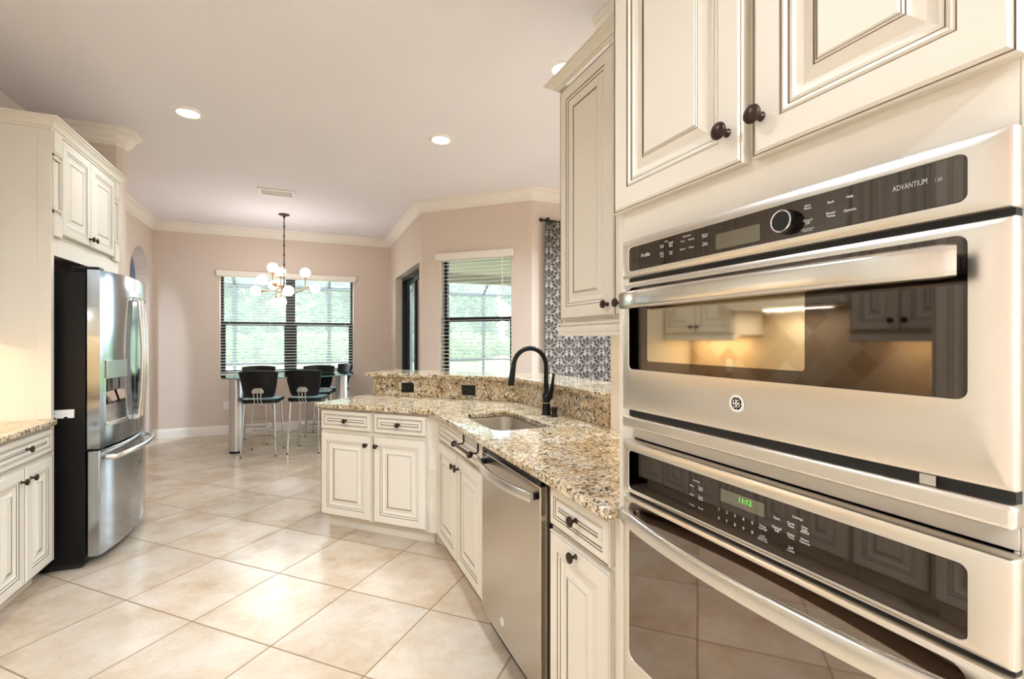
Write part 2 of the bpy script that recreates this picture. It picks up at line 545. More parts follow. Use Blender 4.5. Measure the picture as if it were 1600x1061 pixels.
_txt = {}
def text_mesh(s, size):
    key = (s, size)
    if key not in _txt:
        cu = bpy.data.curves.new('lettering', 'FONT')
        cu.body = s; cu.size = size; cu.align_x = 'CENTER'; cu.align_y = 'CENTER'; cu.resolution_u = 2
        cu.space_line = 0.85
        o = bpy.data.objects.new('lettering', cu); COL.objects.link(o)
        dg = bpy.context.evaluated_depsgraph_get()
        me = bpy.data.meshes.new_from_object(o.evaluated_get(dg))
        _txt[key] = ([tuple(v.co) for v in me.vertices], [tuple(p.vertices) for p in me.polygons])
        bpy.data.objects.remove(o); bpy.data.curves.remove(cu); bpy.data.meshes.remove(me)
    return _txt[key]
def put_text(mb, s, x, y, z, size, m=0, sx=1.0):
    """lettering standing on a front that faces local -y"""
    v, f = text_mesh(s, size)
    mb.add([(x + a * sx, y, z + b) for a, b, c in v], f, m)

# ------------------------------------------------------------------ the room shell
AX, AY = 1.262, 5.594          # inside corner where the slanted window wall starts
BX, BY = 2.24, 4.615           # its other end
BACK = 7.92
LEFT = -1.93
STUB, STUB_END = 1.43, 2.034   # kitchen side wall and the y where it ends

shell = [(LEFT - 1.4, -2.75), (6.15, -2.75), (6.15, BY + 0.15), (BX + 0.06, BY + 0.15), (AX + 0.22, AY + 0.03), (AX + 0.22, BACK + 0.15), (LEFT - 1.4, BACK + 0.15)]
struct('floor', M().prism(shell, -0.12, 0.0), 'floor')
struct('ceiling', M().prism(shell, HC, HC + 0.12), 'ceiling')

def wall(name, p0, p1, thick, holes=(), mat='wall', z1=HC):
    """room on the right of p0 -> p1; thickness goes the other way; holes are (s0, s1, z0, z1)"""
    d = (Vector(p1) - Vector(p0)); L = d.length; d.normalize()
    nrm = Vector((-d.y, d.x))
    cuts = sorted({0.0, L} | {h[0] for h in holes} | {h[1] for h in holes})
    mb = M()
    def blk(s0, s1, za, zb):
        a = Vector(p0) + d * s0; b = Vector(p0) + d * s1
        poly = [tuple(a), tuple(b), tuple(b + nrm * thick), tuple(a + nrm * thick)]
        mb.prism(poly, za, zb)
    for s0, s1 in zip(cuts, cuts[1:]):
        hs = sorted([h for h in holes if h[0] <= s0 + 1e-6 and h[1] >= s1 - 1e-6], key=lambda h: h[2])
        z = 0.0
        for h in hs:
            if h[2] > z + 1e-6: blk(s0, s1, z, h[2])
            z = h[3]
        if z < z1 - 1e-6: blk(s0, s1, z, z1)
    return struct(name, mb, mat)

WIN = (-1.14, 0.69, 0.84, 2.33)                        # back window hole: x0 x1 z0 z1
wall('wall_back', (LEFT, BACK), (AX, BACK), 0.18, [(WIN[0] - LEFT, WIN[1] - LEFT, WIN[2], WIN[3])])
wall('wall_slider', (AX, BACK), (AX, AY), 0.22, [(BACK - 7.40, BACK - 5.73, 0.0, 2.31)], 'wall')
SLANT = math.hypot(BX - AX, BY - AY)
SW = (0.245, 1.145, 0.84, 2.33)                        # slanted-wall window hole along the wall
wall('wall_slanted', (AX, AY), (BX, BY), 0.18, [SW])
wall('wall_curtain', (BX, BY), (6.0, BY), 0.15, [(0.42, 3.30, 0.0, 2.46)])
wall('wall_right', (6.0, BY + 0.15), (6.0, -2.6), 0.15)
wall('wall_rear', (6.15, -2.6), (LEFT - 0.15, -2.6), 0.15)
wall('wall_left', (LEFT, -2.6), (LEFT, 4.60), 0.15)
# wing wall that closes the refrigerator alcove, with soft corners
struct('wall_wing', M().prism([(LEFT - 0.15, 4.60), (-1.352, 4.60), (-1.322, 4.63), (-1.322, 4.72), (-1.352, 4.75), (LEFT - 0.15, 4.75)], 0, HC), 'wall')
# left wall of the breakfast nook with its arched opening
yc, rr, sp = 7.385, 0.385, 2.165
poly = [(4.75, 0), (yc - rr, 0), (yc - rr, sp)]
poly += [(yc - rr * math.cos(PI * i / 18), sp + rr * math.sin(PI * i / 18)) for i in range(1, 18)]
poly += [(yc + rr, sp), (yc + rr, 0), (BACK + 0.15, 0), (BACK + 0.15, HC), (4.75, HC)]
struct('wall_arch', M().prism_x(poly, LEFT - 0.15, LEFT), 'wall')
struct('wall_hall', M().box(-3.33, -3.2, 4.75, 8.07, 0, HC).box(-3.2, LEFT - 0.15, 4.75, 4.87, 0, HC).box(-3.2, LEFT - 0.15, 8.07, 8.19, 0, HC), 'hall')
# stub wall behind the ovens and the sink run, rounded end
struct('wall_stub', M().prism([(STUB, -2.6), (STUB + 0.13, -2.6), (STUB + 0.13, STUB_END - 0.02), (STUB + 0.11, STUB_END), (STUB + 0.02, STUB_END), (STUB, STUB_END - 0.02)], 0, HC), 'wall_light')
struct('wall_stub_tile', M().box(STUB - 0.008, STUB - 0.0005, 1.060, STUB_END - 0.022, 0.915, 1.42), 'pale_tile')

CROWN = [(0, -0.125), (0.010, -0.125), (0.013, -0.112), (0.020, -0.106), (0.022, -0.098), (0.034, -0.088), (0.046, -0.068), (0.056, -0.046), (0.072, -0.032),
         (0.082, -0.027), (0.083, -0.020), (0.094, -0.014), (0.098, -0.002), (0.098, -0.0005), (0, -0.0005)]
CROWN = [(o, HC + z) for o, z in CROWN]
main_path = [(LEFT, -2.6), (LEFT, 4.60), (-1.352, 4.60), (-1.322, 4.63), (-1.322, 4.72), (-1.352, 4.75), (LEFT, 4.75), (LEFT, BACK), (AX, BACK), (AX, AY), (BX, BY), (6.0, BY), (6.0, -2.6)]
struct('trim_1', sweep(main_path, CROWN), 'trim', smooth=True)
struct('trim_2', sweep([(STUB + 0.13, -2.6), (STUB + 0.13, STUB_END - 0.03), (STUB + 0.10, STUB_END), (STUB + 0.03, STUB_END), (STUB, STUB_END - 0.03), (STUB, -2.6)], CROWN), 'trim', smooth=True)
BASE = [(0, 0.0), (0.016, 0.0), (0.016, 0.095), (0.012, 0.108), (0.008, 0.115), (0.006, 0.128), (0.0, 0.132)]
struct('baseboard_back', sweep([(LEFT, BACK), (AX, BACK)], BASE), 'trim', smooth=True)
struct('baseboard_left', sweep([(-1.322, 4.63), (-1.322, 4.72), (-1.352, 4.75), (LEFT, 4.75), (LEFT, 7.0)], BASE), 'trim', smooth=True)
struct('baseboard_slider', sweep([(AX, BACK), (AX, 7.40)], BASE), 'trim', smooth=True)
struct('baseboard_slanted', sweep([(AX, 5.73), (AX, AY), (BX, BY), (BX + 0.42, BY)], BASE), 'trim', smooth=True)

# ------------------------------------------------------------------ windows and their blinds
def window(n, org, rz, w, h, mullions, meet, depth=0.15):
    """org: lower left corner of the opening on the room side; local x to the right, y outwards"""
    root = thing('window_%d' % n, None, None, org, rz)
    root['kind'] = 'structure'
    f = M(); t = 0.036; y0, y1 = 0.110, 0.165
    f.box(0, t, y0, y1, 0, h).box(w - t, w, y0, y1, 0, h).box(t, w - t, y0, y1, 0, t).box(t, w - t, y0, y1, h - t, h)
    xs = [t]
    for m0, m1 in mullions:
        f.box(m0, m1, y0 - 0.005, y1, t, h - t); xs += [m0, m1]
    xs.append(w - t)
    for a, b in zip(xs[::2], xs[1::2]):
        f.box(a, b, y0 + 0.006, y1 - 0.006, meet - 0.026, meet + 0.026)
        f.box(a, a + 0.024, y0 + 0.004, y1 - 0.03, t, meet - 0.026).box(b - 0.024, b, y0 + 0.004, y1 - 0.03, t, meet - 0.026)
        f.box(a + 0.024, b - 0.024, y0 + 0.004, y1 - 0.03, t, t + 0.04)
    obj('window_frame', f, 'frame_bronze', root, smooth=False)
    g = M()
    for a, b in zip(xs[::2], xs[1::2]):
        g.add([(a, 0.150, meet), (b, 0.150, meet), (b, 0.150, h - t), (a, 0.150, h - t)], [(0, 1, 2, 3)])
        g.add([(a, 0.125, t), (b, 0.125, t), (b, 0.125, meet), (a, 0.125, meet)], [(0, 1, 2, 3)])
    obj('glass_pane', g, 'glass', root, smooth=False)
    obj('window_sill', M().box(-0.012, w + 0.012, -0.028, 0.1099, -0.022, 0.0), 'marble', root, bevel=0.004)
    return root
def blind(label, org, rz, w, h, wand_x):
    root = thing('window_blind', label, 'window blind', org, rz)
    v = M()
    v.box(-0.035, w + 0.035, -0.050, -0.032, h - 0.045, h + 0.035).box(-0.035, -0.022, -0.032, -0.001, h - 0.045, h + 0.035).box(w + 0.022, w + 0.035, -0.032, -0.001, h - 0.045, h + 0.035)
    obj('valance', v, 'trim', root, bevel=0.004)
    obj('head_rail', M().box(0.006, w - 0.006, 0.006, 0.056, h - 0.05, h - 0.004), 'slat', root)
    s = M(); z = 0.055
    while z < h - 0.06:
        s.add([(0.008, 0.006, z - 0.002), (w - 0.008, 0.006, z - 0.002), (w - 0.008, 0.056, z + 0.002), (0.008, 0.056, z + 0.002),
               (0.008, 0.006, z + 0.001), (w - 0.008, 0.006, z + 0.001), (w - 0.008, 0.056, z + 0.005), (0.008, 0.056, z + 0.005)],
              [(3, 2, 1, 0), (4, 5, 6, 7), (0, 1, 5, 4), (1, 2, 6, 5), (2, 3, 7, 6), (3, 0, 4, 7)])
        z += 0.0435
    obj('slats', s, 'slat', root, smooth=False)
    obj('bottom_rail', M().box(0.008, w - 0.008, 0.006, 0.056, 0.012, 0.034), 'slat', root, bevel=0.003)
    c = M(); k = max(2, int(round(w / 0.5)))
    for i in range(k):
        x = 0.12 + (w - 0.24) * i / (k - 1)
        c.tube([(x, 0.004, 0.03), (x, 0.004, h - 0.05)], 0.0013, 5)
    obj('ladder_cords', c, 'slat', root)
    obj('tilt_wand', M().tube([(wand_x, -0.006, h - 0.06), (wand_x, -0.006, h - 0.60)], 0.004, 8), 'slat', root)
    return root
window(1, (WIN[0], BACK, WIN[2]), 0, WIN[1] - WIN[0], WIN[3] - WIN[2], [(0.858, 0.985)], 0.765)
blind('wide white slatted blind over the double window on the far wall', (WIN[0], BACK, WIN[2]), 0, WIN[1] - WIN[0], WIN[3] - WIN[2], 0.09)
so = (AX + R2 * SW[0], AY - R2 * SW[0], SW[2])
window(2, so, -PI / 4, SW[1] - SW[0], SW[3] - SW[2], [], 0.765)
blind('narrow white slatted blind over the single window on the slanted wall', so, -PI / 4, SW[1] - SW[0], SW[3] - SW[2], 0.80)

# sliding door beside the table
root = thing('door_1', None, None, (AX, 7.40, 0), -PI / 2); root['kind'] = 'structure'
w, h = 1.67, 2.31
f = M().box(0, 0.05, 0.10, 0.21, 0, h).box(w - 0.05, w, 0.10, 0.21, 0, h).box(0.05, w - 0.05, 0.10, 0.21, h - 0.05, h).box(0.05, w - 0.05, 0.10, 0.21, 0, 0.03)
obj('door_frame', f, 'frame_bronze', root, smooth=False)
for a, b, y in ((0.05, 0.89, 0.16), (0.80, w - 0.05, 0.115)):
    s = M().box(a, a + 0.085, y, y + 0.035, 0.03, h - 0.05).box(b - 0.085, b, y, y + 0.035, 0.03, h - 0.05)
    s.box(a + 0.085, b - 0.085, y, y + 0.035, 0.03, 0.12).box(a + 0.085, b - 0.085, y, y + 0.035, h - 0.13, h - 0.05)
    p = obj('sliding_panel', s, 'frame_bronze', root, smooth=False)
    obj('glass_pane', M().add([(a + 0.08, y + 0.018, 0.1), (b - 0.08, y + 0.018, 0.1), (b - 0.08, y + 0.018, h - 0.1), (a + 0.08, y + 0.018, h - 0.1)], [(0, 1, 2, 3)]), 'glass', p, smooth=False)

# glass doors behind the curtain
root = thing('door_2', None, None, (BX + 0.42, BY, 0), 0); root['kind'] = 'structure'
w, h = 2.88, 2.46
f = M().box(0, 0.05, 0.04, 0.14, 0, h).box(w - 0.05, w, 0.04, 0.14, 0, h).box(0.05, w - 0.05, 0.04, 0.14, h - 0.05, h).box(0.05, w - 0.05, 0.04, 0.14, 0, 0.03)
for i in (1, 2):
    f.box(w * i / 3 - 0.05, w * i / 3 + 0.05, 0.06, 0.12, 0.03, h - 0.05)
obj('door_frame', f, 'frame_bronze', root, smooth=False)
obj('glass_pane', M().add([(0.05, 0.09, 0.03), (w - 0.05, 0.09, 0.03), (w - 0.05, 0.09, h - 0.05), (0.05, 0.09, h - 0.05)], [(0, 1, 2, 3)]), 'glass', root, smooth=False)

# sampling portals for the daylight coming through the openings
def portal(loc, rot, sx, sy):
    d = bpy.data.lights.new('daylight_opening', 'AREA'); d.shape = 'RECTANGLE'; d.size = sx; d.size_y = sy
    d.cycles.is_portal = True
    o = link('daylight_opening', d, None, loc, rot)
portal(((WIN[0] + WIN[1]) / 2, BACK + 0.175, 1.585), (-PI / 2, 0, 0), 1.83, 1.49)
portal((so[0] + R2 * 0.45 + R2 * 0.175, so[1] - R2 * 0.45 + R2 * 0.175, 1.585), (-PI / 2, 0, -PI / 4), 0.9, 1.49)
portal((AX + 0.215, 6.565, 1.155), (-PI / 2, 0, -PI / 2), 1.67, 2.31)
portal((BX + 0.42 + 1.44, BY + 0.14, 1.23), (-PI / 2, 0, 0), 2.88, 2.46)

# curtain and rod
root = thing('window_curtain', 'dark taupe curtain with a white damask pattern beside the upper cabinet', 'curtain', (2.36, BY - 0.075, 0))
cv, cuv, nx = [], [], 90
Wd = 1.05
def fold(t):
    x = t * Wd
    amp = 0.012 + 0.030 * min(1.0, max(0.0, (x - 0.30) / 0.25))
    return amp * math.sin(2 * PI * x / 0.19)
arc = [0.0]
for i in range(1, nx + 1):
    dx = Wd / nx; dy = fold(i / nx) - fold((i - 1) / nx)
    arc.append(arc[-1] + math.hypot(dx, dy))
mb = M()
for i in range(nx + 1):
    for z in (0.03, 1.0, 2.0, 2.66):
        mb.v.append((Wd * i / nx, fold(i / nx), z))
for i in range(nx):
    for j in range(3):
        mb.face((i * 4 + j, (i + 1) * 4 + j, (i + 1) * 4 + j + 1, i * 4 + j + 1))
me = mb.mesh('curtain_panel', 'curtain')
uvl = me.uv_layers.new(name='UVMap')
for lp in me.loops:
    i = lp.vertex_index // 4
    uvl.data[lp.index].uv = (arc[i] - 0.055 + 0.1275, me.vertices[lp.vertex_index].co.z + 0.07)
o = link('curtain_panel', me, root)
md = o.modifiers.new('cloth', 'SOLIDIFY'); md.thickness = 0.002
rod = thing('curtain_rod', 'dark curtain rod with a round end above the patterned curtain', 'curtain rod', (2.33, BY - 0.075, 2.655))
obj('rod', M().tube([(0, 0, 0), (3.4, 0, 0)], 0.011, 12), 'black_metal', rod)
obj('finial', M().lathe([(0.011, 0.0), (0.020, -0.004), (0.022, -0.02), (0.016, -0.034), (0.002, -0.038)], (0, 0, 0), 'x', 14), 'black_metal', rod)
obj('bracket', M().box(0.06, 0.085, -0.012, 0.074, 0.008, 0.03), 'black_metal', rod)

# ------------------------------------------------------------------ ceiling: recessed lights, air vent
def recessed(x, y, label):
    r = thing('recessed_light', label, 'recessed light', (x, y, HC), 0, 'recessed ceiling lights')
    obj('trim_ring', M().rings([[(rad * math.cos(2 * PI * i / 32), rad * math.sin(2 * PI * i / 32), z) for i in range(32)]
                                for rad, z in ((0.098, -0.0005), (0.095, -0.007), (0.072, -0.009), (0.068, -0.0045))], 0, True, False, False), 'plastic_white', r)
    obj('lens', M().lathe([(0.0005, -0.004), (0.069, -0.004)], (0, 0, 0), 'z', 32), 'warm_emit', r)
    d = bpy.data.lights.new('recessed_lamp', 'AREA'); d.shape = 'DISK'; d.size = 0.13; d.energy = LAMP_W * (2.4 if x > 2 else 2.6 if x < -2 else (0.42 if x < 0 else 0.8) if y > 2.2 else 1.0 if y > 1 else 0.75 if y > -1 else 12.0); d.spread = 2.4 if y > 1 else PI; d.color = LAMP_C  # output varies by position; the unseen cans are added fill
    l = link('recessed_lamp', d, r, (0, 0, -0.012))
    return r
names = ['lit recessed ceiling light above the refrigerator side of the kitchen', 'lit recessed ceiling light over the bend of the granite bar', 'lit recessed ceiling light half hidden by the tall upper cabinet']
for i, (x, y) in enumerate(CAN_POS):
    recessed(x, y, names[i] if i < 3 else 'added fill light outside the picture, built as a lit recessed ceiling light')

vent = thing('ceiling_vent', 'white louvred air vent in the ceiling near the chandelier', 'vent', (-0.297, 5.85, HC), 0)
f = M().box(-0.185, 0.185, -0.125, -0.10, -0.012, -0.0005).box(-0.185, 0.185, 0.10, 0.125, -0.012, -0.0005).box(-0.185, -0.155, -0.10, 0.10, -0.012, -0.0005).box(0.155, 0.185, -0.10, 0.10, -0.012, -0.0005)
obj('vent_frame', f, 'plastic_white', vent, bevel=0.003)
s = M()
for i in range(5):
    y = -0.08 + i * 0.04
    s.add([(-0.155, y - 0.014, -0.003), (0.155, y - 0.014, -0.003), (0.155, y + 0.004, -0.016), (-0.155, y + 0.004, -0.016)], [(0, 1, 2, 3)])
obj('vent_louvres', s, 'plastic_white', vent, smooth=False)
obj('vent_duct', M().box(-0.155, 0.155, -0.10, 0.10, -0.002, -0.0006), 'gap_black', vent)

# ------------------------------------------------------------------ cabinet builders (fronts face local -y)
def raised_panel(w, h, k=1.0, arch=False):
    """door or drawer front with a mitred frame, beads and a raised field; brown glaze lies in the grooves"""
    # (inset, height, glaze on the band to the next ring)
    g = 0.0026
    P = [(0, 0, 0), (0, 0.017, 0), (0.003, 0.0205, 1), (0.003 + g, 0.0192, 0), (0.011, 0.022, 0), (0.057 * k, 0.022, 1), (0.057 * k + g, 0.0198, 0),
         (0.064 * k, 0.0215, 0), (0.070 * k, 0.0185, 1), (0.070 * k + g, 0.0165, 0), (0.078 * k, 0.0175, 0), (0.090 * k, 0.0125, 0), (0.094 * k, 0.0115, 0),
         (0.114 * k, 0.0180, 1), (0.114 * k + g * 0.9, 0.0168, 0), (0.119 * k, 0.0190, 1), (0.119 * k + g * 0.7, 0.0180, 0), (0.124 * k, 0.0196, 0)]
    mb = M(); rings, mats = [], []
    for d, hh, m in P:
        d = min(d, min(w, h) / 2 - 0.002)
        rings.append([(d, -hh, d), (w - d, -hh, d), (w - d, -hh, h - d), (d, -hh, h - d)])
        mats.append(m)
    mb.rings(rings, 0, True, True, True, mats)
    return mb
FRONT_MESH = {}
def front(name, parent, x0, x1, z0, z1, k=1.0, y=0.0):
    key = (round(x1 - x0, 3), round(z1 - z0, 3), k, name)
    if key not in FRONT_MESH:
        FRONT_MESH[key] = raised_panel(x1 - x0, z1 - z0, k).mesh(name, ['cream', 'glaze'], True, 20)
    return link(name, FRONT_MESH[key], parent, (x0, y, z0))
_k = M().lathe([(0.0085, 0.0), (0.0085, 0.003), (0.0055, 0.006), (0.005, 0.014), (0.008, 0.018), (0.0150, 0.021), (0.0172, 0.025), (0.0160, 0.029), (0.010, 0.032), (0.0005, 0.033)], (0, 0, 0), '-y', 22)
KNOB = _k.mesh('knob', 'bronze', True, 50)
def knob(parent, x, z, y=-0.021):
    # the knob sits on its own door or drawer front
    return link('knob', KNOB, parent, (x - parent.location.x, y, z - parent.location.z))

def base_carcass(w, depth=0.60, h=0.884, toe=0.105, skip_top=False):
    mb = M()
    t = 0.018
    mb.box(0, t, 0.0, depth, toe, h).box(w - t, w, 0.0, depth, toe, h)
    mb.box(t, w - t, 0.0, depth, toe, toe + t).box(t, w - t, depth - 0.008, depth, toe + t, h)
    mb.box(t, w - t, 0.0, 0.018, toe + t, h)              # closed front behind the doors
    mb.box(0, w, 0.075, depth, 0.0, toe)
    return mb
def base_unit(label, loc, rz, w, fronts, group=None, depth=0.60, fr=0.0):
    """fronts: (kind, x0, x1, z0, z1, knob x, knob z)"""
    r = thing('base_cabinet', label, 'cabinet', loc, rz, group)
    obj('carcass', base_carcass(w, depth), 'cream', r, bevel=0.0015, seg=1)
    for kind, x0, x1, z0, z1, kx, kz in fronts:
        d = front('drawer' if kind == 'drawer' else 'door', r, x0, x1, z0, z1, 0.52 if kind == 'drawer' else 1.0)
        if kx is not None: knob(d, kx, kz)
    return r

FX = 0.792                      # plane of the face frames on the oven side (door faces stand 22 mm proud)
# narrow drawer cabinet beside the oven tower (local x runs towards the camera)
base_unit('narrow cream glazed base cabinet with one drawer and one door beside the oven tower', (FX, 1.462, 0), -PI / 2, 0.400,
          [('drawer', 0.012, 0.363, 0.735, 0.868, 0.19, 0.806), ('door', 0.012, 0.363, 0.115, 0.716, 0.19, 0.694)])
# sink base
sk = base_unit('cream glazed sink base cabinet with two doors and a false drawer front', (FX, 3.000, 0), -PI / 2, 0.895,
               [('drawer', 0.040, 0.865, 0.738, 0.868, None, None), ('door', 0.040, 0.450, 0.115, 0.720, 0.420, 0.655), ('door', 0.455, 0.865, 0.115, 0.720, 0.488, 0.655)])
# peninsula cabinet at 45 degrees
PX, PY = 0.090 + 0.022 * R2, 3.690 + 0.022 * R2
base_unit('cream glazed peninsula cabinet with two drawers over two doors below the granite bar', (PX, PY, 0), -PI / 4, 0.90,
          [('drawer', 0.008, 0.448, 0.728, 0.868, 0.236, 0.797), ('drawer', 0.468, 0.888, 0.728, 0.868, 0.678, 0.797),
           ('door', 0.008, 0.448, 0.115, 0.708, 0.414, 0.642), ('door', 0.468, 0.888, 0.115, 0.708, 0.500, 0.642)], depth=0.50)
tag(obj('corner_filler', M().prism([(0.7425, 3.066), (0.797, 3.003), (0.797, 3.03), (0.765, 3.085)], 0.105, 0.884).prism([(0.80, 3.14), (0.87, 3.003), (0.89, 3.02), (0.83, 3.17)], 0.0, 0.104), 'cream', bevel=0.001),
    'narrow cream filler strip in the inside corner between peninsula and sink cabinets', 'filler strip')

# towel bar hung over the false drawer front
tb = thing('towel_bar', 'dark bronze towel bar hung over the sink cabinet front', 'towel bar', (0.770, 2.29, 0.80), -PI / 2)
for s in (-0.115, 0.115):
    obj('hook', M().tube([(s, 0.004, 0.0665), (s, -0.0035, 0.0665), (s, -0.0045, 0.064), (s, -0.0045, 0.025), (s, -0.012, 0.018), (s, -0.052, 0.018)], 0.0045, 10, flat=None), 'bronze', tb)
obj('bar', M().tube([(-0.125, -0.052, 0.018), (0.125, -0.052, 0.018)], 0.0085, 14), 'bronze', tb)
for s in (-1, 1):
    obj('end_cap', M().lathe([(0.004, 0), (0.015, 0.001), (0.017, 0.006), (0.012, 0.012), (0.0005, 0.015)] if s > 0 else [(0.004, 0), (0.015, -0.001), (0.017, -0.006), (0.012, -0.012), (0.0005, -0.015)], (s * 0.125, -0.052, 0.018), 'x', 16), 'bronze', tb)

# ---------------- left-hand side: base cabinets, counter
LXF = -1.337                    # face-frame plane on the refrigerator side
base_unit('cream glazed base cabinet with one drawer over two doors left of the refrigerator', (LXF, 2.915, 0), PI / 2, 0.60,
          [('drawer', 0.012, 0.588, 0.735, 0.868, 0.305, 0.806), ('door', 0.012, 0.297, 0.115, 0.716, 0.255, 0.650), ('door', 0.303, 0.588, 0.115, 0.716, 0.346, 0.650)], depth=0.585)
for i, (y0, w) in enumerate(((2.305, 0.605), (1.695, 0.605), (1.305, 0.385))):
    fr_ = [('drawer', 0.012, w - 0.012, 0.735, 0.868, w / 2, 0.806)]
    if w > 0.5:
        fr_ += [('door', 0.012, w / 2 - 0.003, 0.115, 0.716, w / 2 - 0.045, 0.65), ('door', w / 2 + 0.003, w - 0.012, 0.115, 0.716, w / 2 + 0.045, 0.65)]
    else:
        fr_ += [('door', 0.012, w - 0.012, 0.115, 0.716, w - 0.06, 0.65)]
    base_unit('cream base cabinet of the range run seen only mirrored in the oven glass', (LXF, y0, 0), PI / 2, w, fr_, 'mirrored range-side base cabinets', depth=0.585)
def slab(poly, z0, z1):
    return M().prism(poly, z0, z1)
tag(obj('countertop', slab([(-1.928, 1.305), (-1.300, 1.305), (-1.300, 3.512), (-1.928, 3.512)], 0.8845, 0.9145), 'granite', bevel=0.006, seg=3),
    'gold granite worktop left of the refrigerator', 'countertop')
struct('wall_range_tile', M().box(LEFT + 0.0005, LEFT + 0.009, 1.305, 3.515, 0.9155, 1.398).box(LEFT + 0.0005, LEFT + 0.009, 1.862, 2.718, 1.398, 1.80), 'backsplash')

# upper cabinets of the range wall (outside the picture, mirrored in the oven glass)
CAB_CROWN = [(0, 0.0), (0.006, 0.0), (0.008, 0.014), (0.016, 0.020), (0.020, 0.032), (0.034, 0.052), (0.042, 0.060), (0.044, 0.072), (0.052, 0.076), (0.052, 0.088), (0, 0.088)]
def crown_on(parent, path, z, name='crown_moulding', k=1.0):
    return obj(name, sweep(path, [(o, z + q * k) for o, q in CAB_CROWN]), 'cream', parent)
def upper_unit(label, loc, rz, w, h, depth, ndoor, group=None, cat='cabinet'):
    r = thing('wall_cabinet', label, cat, loc, rz, group)
    obj('carcass', M().box(0, w, 0, depth, 0.045, h), 'cream', r, bevel=0.0015, seg=1)
    obj('light_rail', M().prism_x([(-0.012, 0), (0.02, 0), (0.02, 0.0449), (-0.004, 0.0449), (-0.012, 0.03)], 0, w), 'cream', r, bevel=0.003)
    dw = (w - 0.024) / ndoor
    for i in range(ndoor):
        d = front('door', r, 0.012 + i * dw + 0.002, 0.012 + (i + 1) * dw - 0.002, 0.062, h - 0.012)
        knob(d, 0.012 + (i + 1) * dw - 0.035 if i % 2 == 0 else 0.012 + i * dw + 0.035, 0.12)
    return r
g_ = 'mirrored range-wall upper cabinets'
lab_ = 'cream upper cabinet on the range wall seen only mirrored in the oven glass'
for y0, w in ((2.72, 0.785), (1.305, 0.553)):
    u = upper_unit(lab_, (-1.602, y0, 1.36), PI / 2, w, 1.14, 0.32, 2, g_)
    d = bpy.data.lights.new('under_cabinet_lamp', 'AREA'); d.shape = 'RECTANGLE'; d.size = w * 0.7; d.size_y = 0.04; d.energy = 3.8; d.color = (1, 0.78, 0.48)
    link('under_cabinet_lamp', d, u, (w / 2, 0.20, 0.040))
hood = thing('range_hood', 'cream hood over the range seen only mirrored in the oven glass', 'range hood', (-1.50, 1.862, 1.60), PI / 2)
obj('hood_body', M().prism_x([(0.0, 0.0), (0.42, 0.0), (0.42, 0.9), (0.15, 0.9), (0.0, 0.22)], 0.0, 0.856), 'cream', hood, bevel=0.004)
obj('hood_filter', M().box(0.06, 0.80, 0.05, 0.38, -0.008, 0.0), 'steel', hood)
d = bpy.data.lights.new('hood_lamp', 'AREA'); d.shape = 'RECTANGLE'; d.size = 0.5; d.size_y = 0.06; d.energy = 5.0; d.color = (1, 0.93, 0.82)
link('hood_lamp', d, hood, (0.43, 0.22, -0.012))
ck = thing('cooktop', 'black glass cooktop seen only mirrored in the oven glass', 'cooktop', (-1.40, 1.92, 0.9146), PI / 2)
obj('glass_top', M().box(0, 0.74, 0.0, 0.48, 0, 0.008), 'black_gloss', ck, bevel=0.002)
for bx_, by_ in ((0.18, 0.13), (0.18, 0.35), (0.56, 0.13), (0.56, 0.35)):
    obj('burner', M().lathe([(0.0005, 0.0), (0.075, 0.0), (0.08, 0.012), (0.03, 0.02), (0.0005, 0.02)], (bx_, by_, 0.008), 'z', 18), 'black_plastic', ck)
pn = thing('pantry_cabinet', 'tall cream pantry cabinet seen only mirrored in the oven glass', 'cabinet', (-1.30, 0.50, 0), PI / 2)
obj('carcass', M().box(0, 0.80, 0, 0.62, 0.10, 2.52).box(0, 0.80, 0.07, 0.62, 0, 0.10), 'cream', pn, bevel=0.0015, seg=1)
for i in range(2):
    d = front('door', pn, 0.015 + i * 0.386, 0.015 + i * 0.386 + 0.382, 0.115, 2.50); knob(d, 0.36 if i == 0 else 0.44, 1.1)

# ---------------- refrigerator surround: side panel, bridge cabinet with pilasters and crown
SY0, SY1 = 3.52, 4.585
W_ = SY1 - SY0
sr = thing('refrigerator_surround_cabinet', 'cream glazed cabinet surround over the refrigerator with tall side panel and crown', 'cabinet', (-1.342, SY0, 0), PI / 2)
obj('side_panel', M().box(0, 0.024, 0.004, 0.585, 0.105, 2.568).box(0, 0.024, 0.08, 0.585, 0, 0.105).box(0.0, 0.030, -0.012, 0.004, 0.105, 2.568).box(-0.003, 0.0, -0.012, 0.05, 0.916, 2.568), 'cream', sr, bevel=0.0012, seg=1)
obj('end_panel', M().box(W_ - 0.022, W_, -0.010, 0.585, 0, 1.855), 'cream', sr, bevel=0.0012, seg=1)
cb = M().box(0.030, W_, 0.0, 0.585, 1.955, 2.568).box(0.0305, W_ - 0.0005, -0.008, 0.02, 1.856, 1.9549)
obj('carcass', cb, 'cream', sr, bevel=0.0015, seg=1)
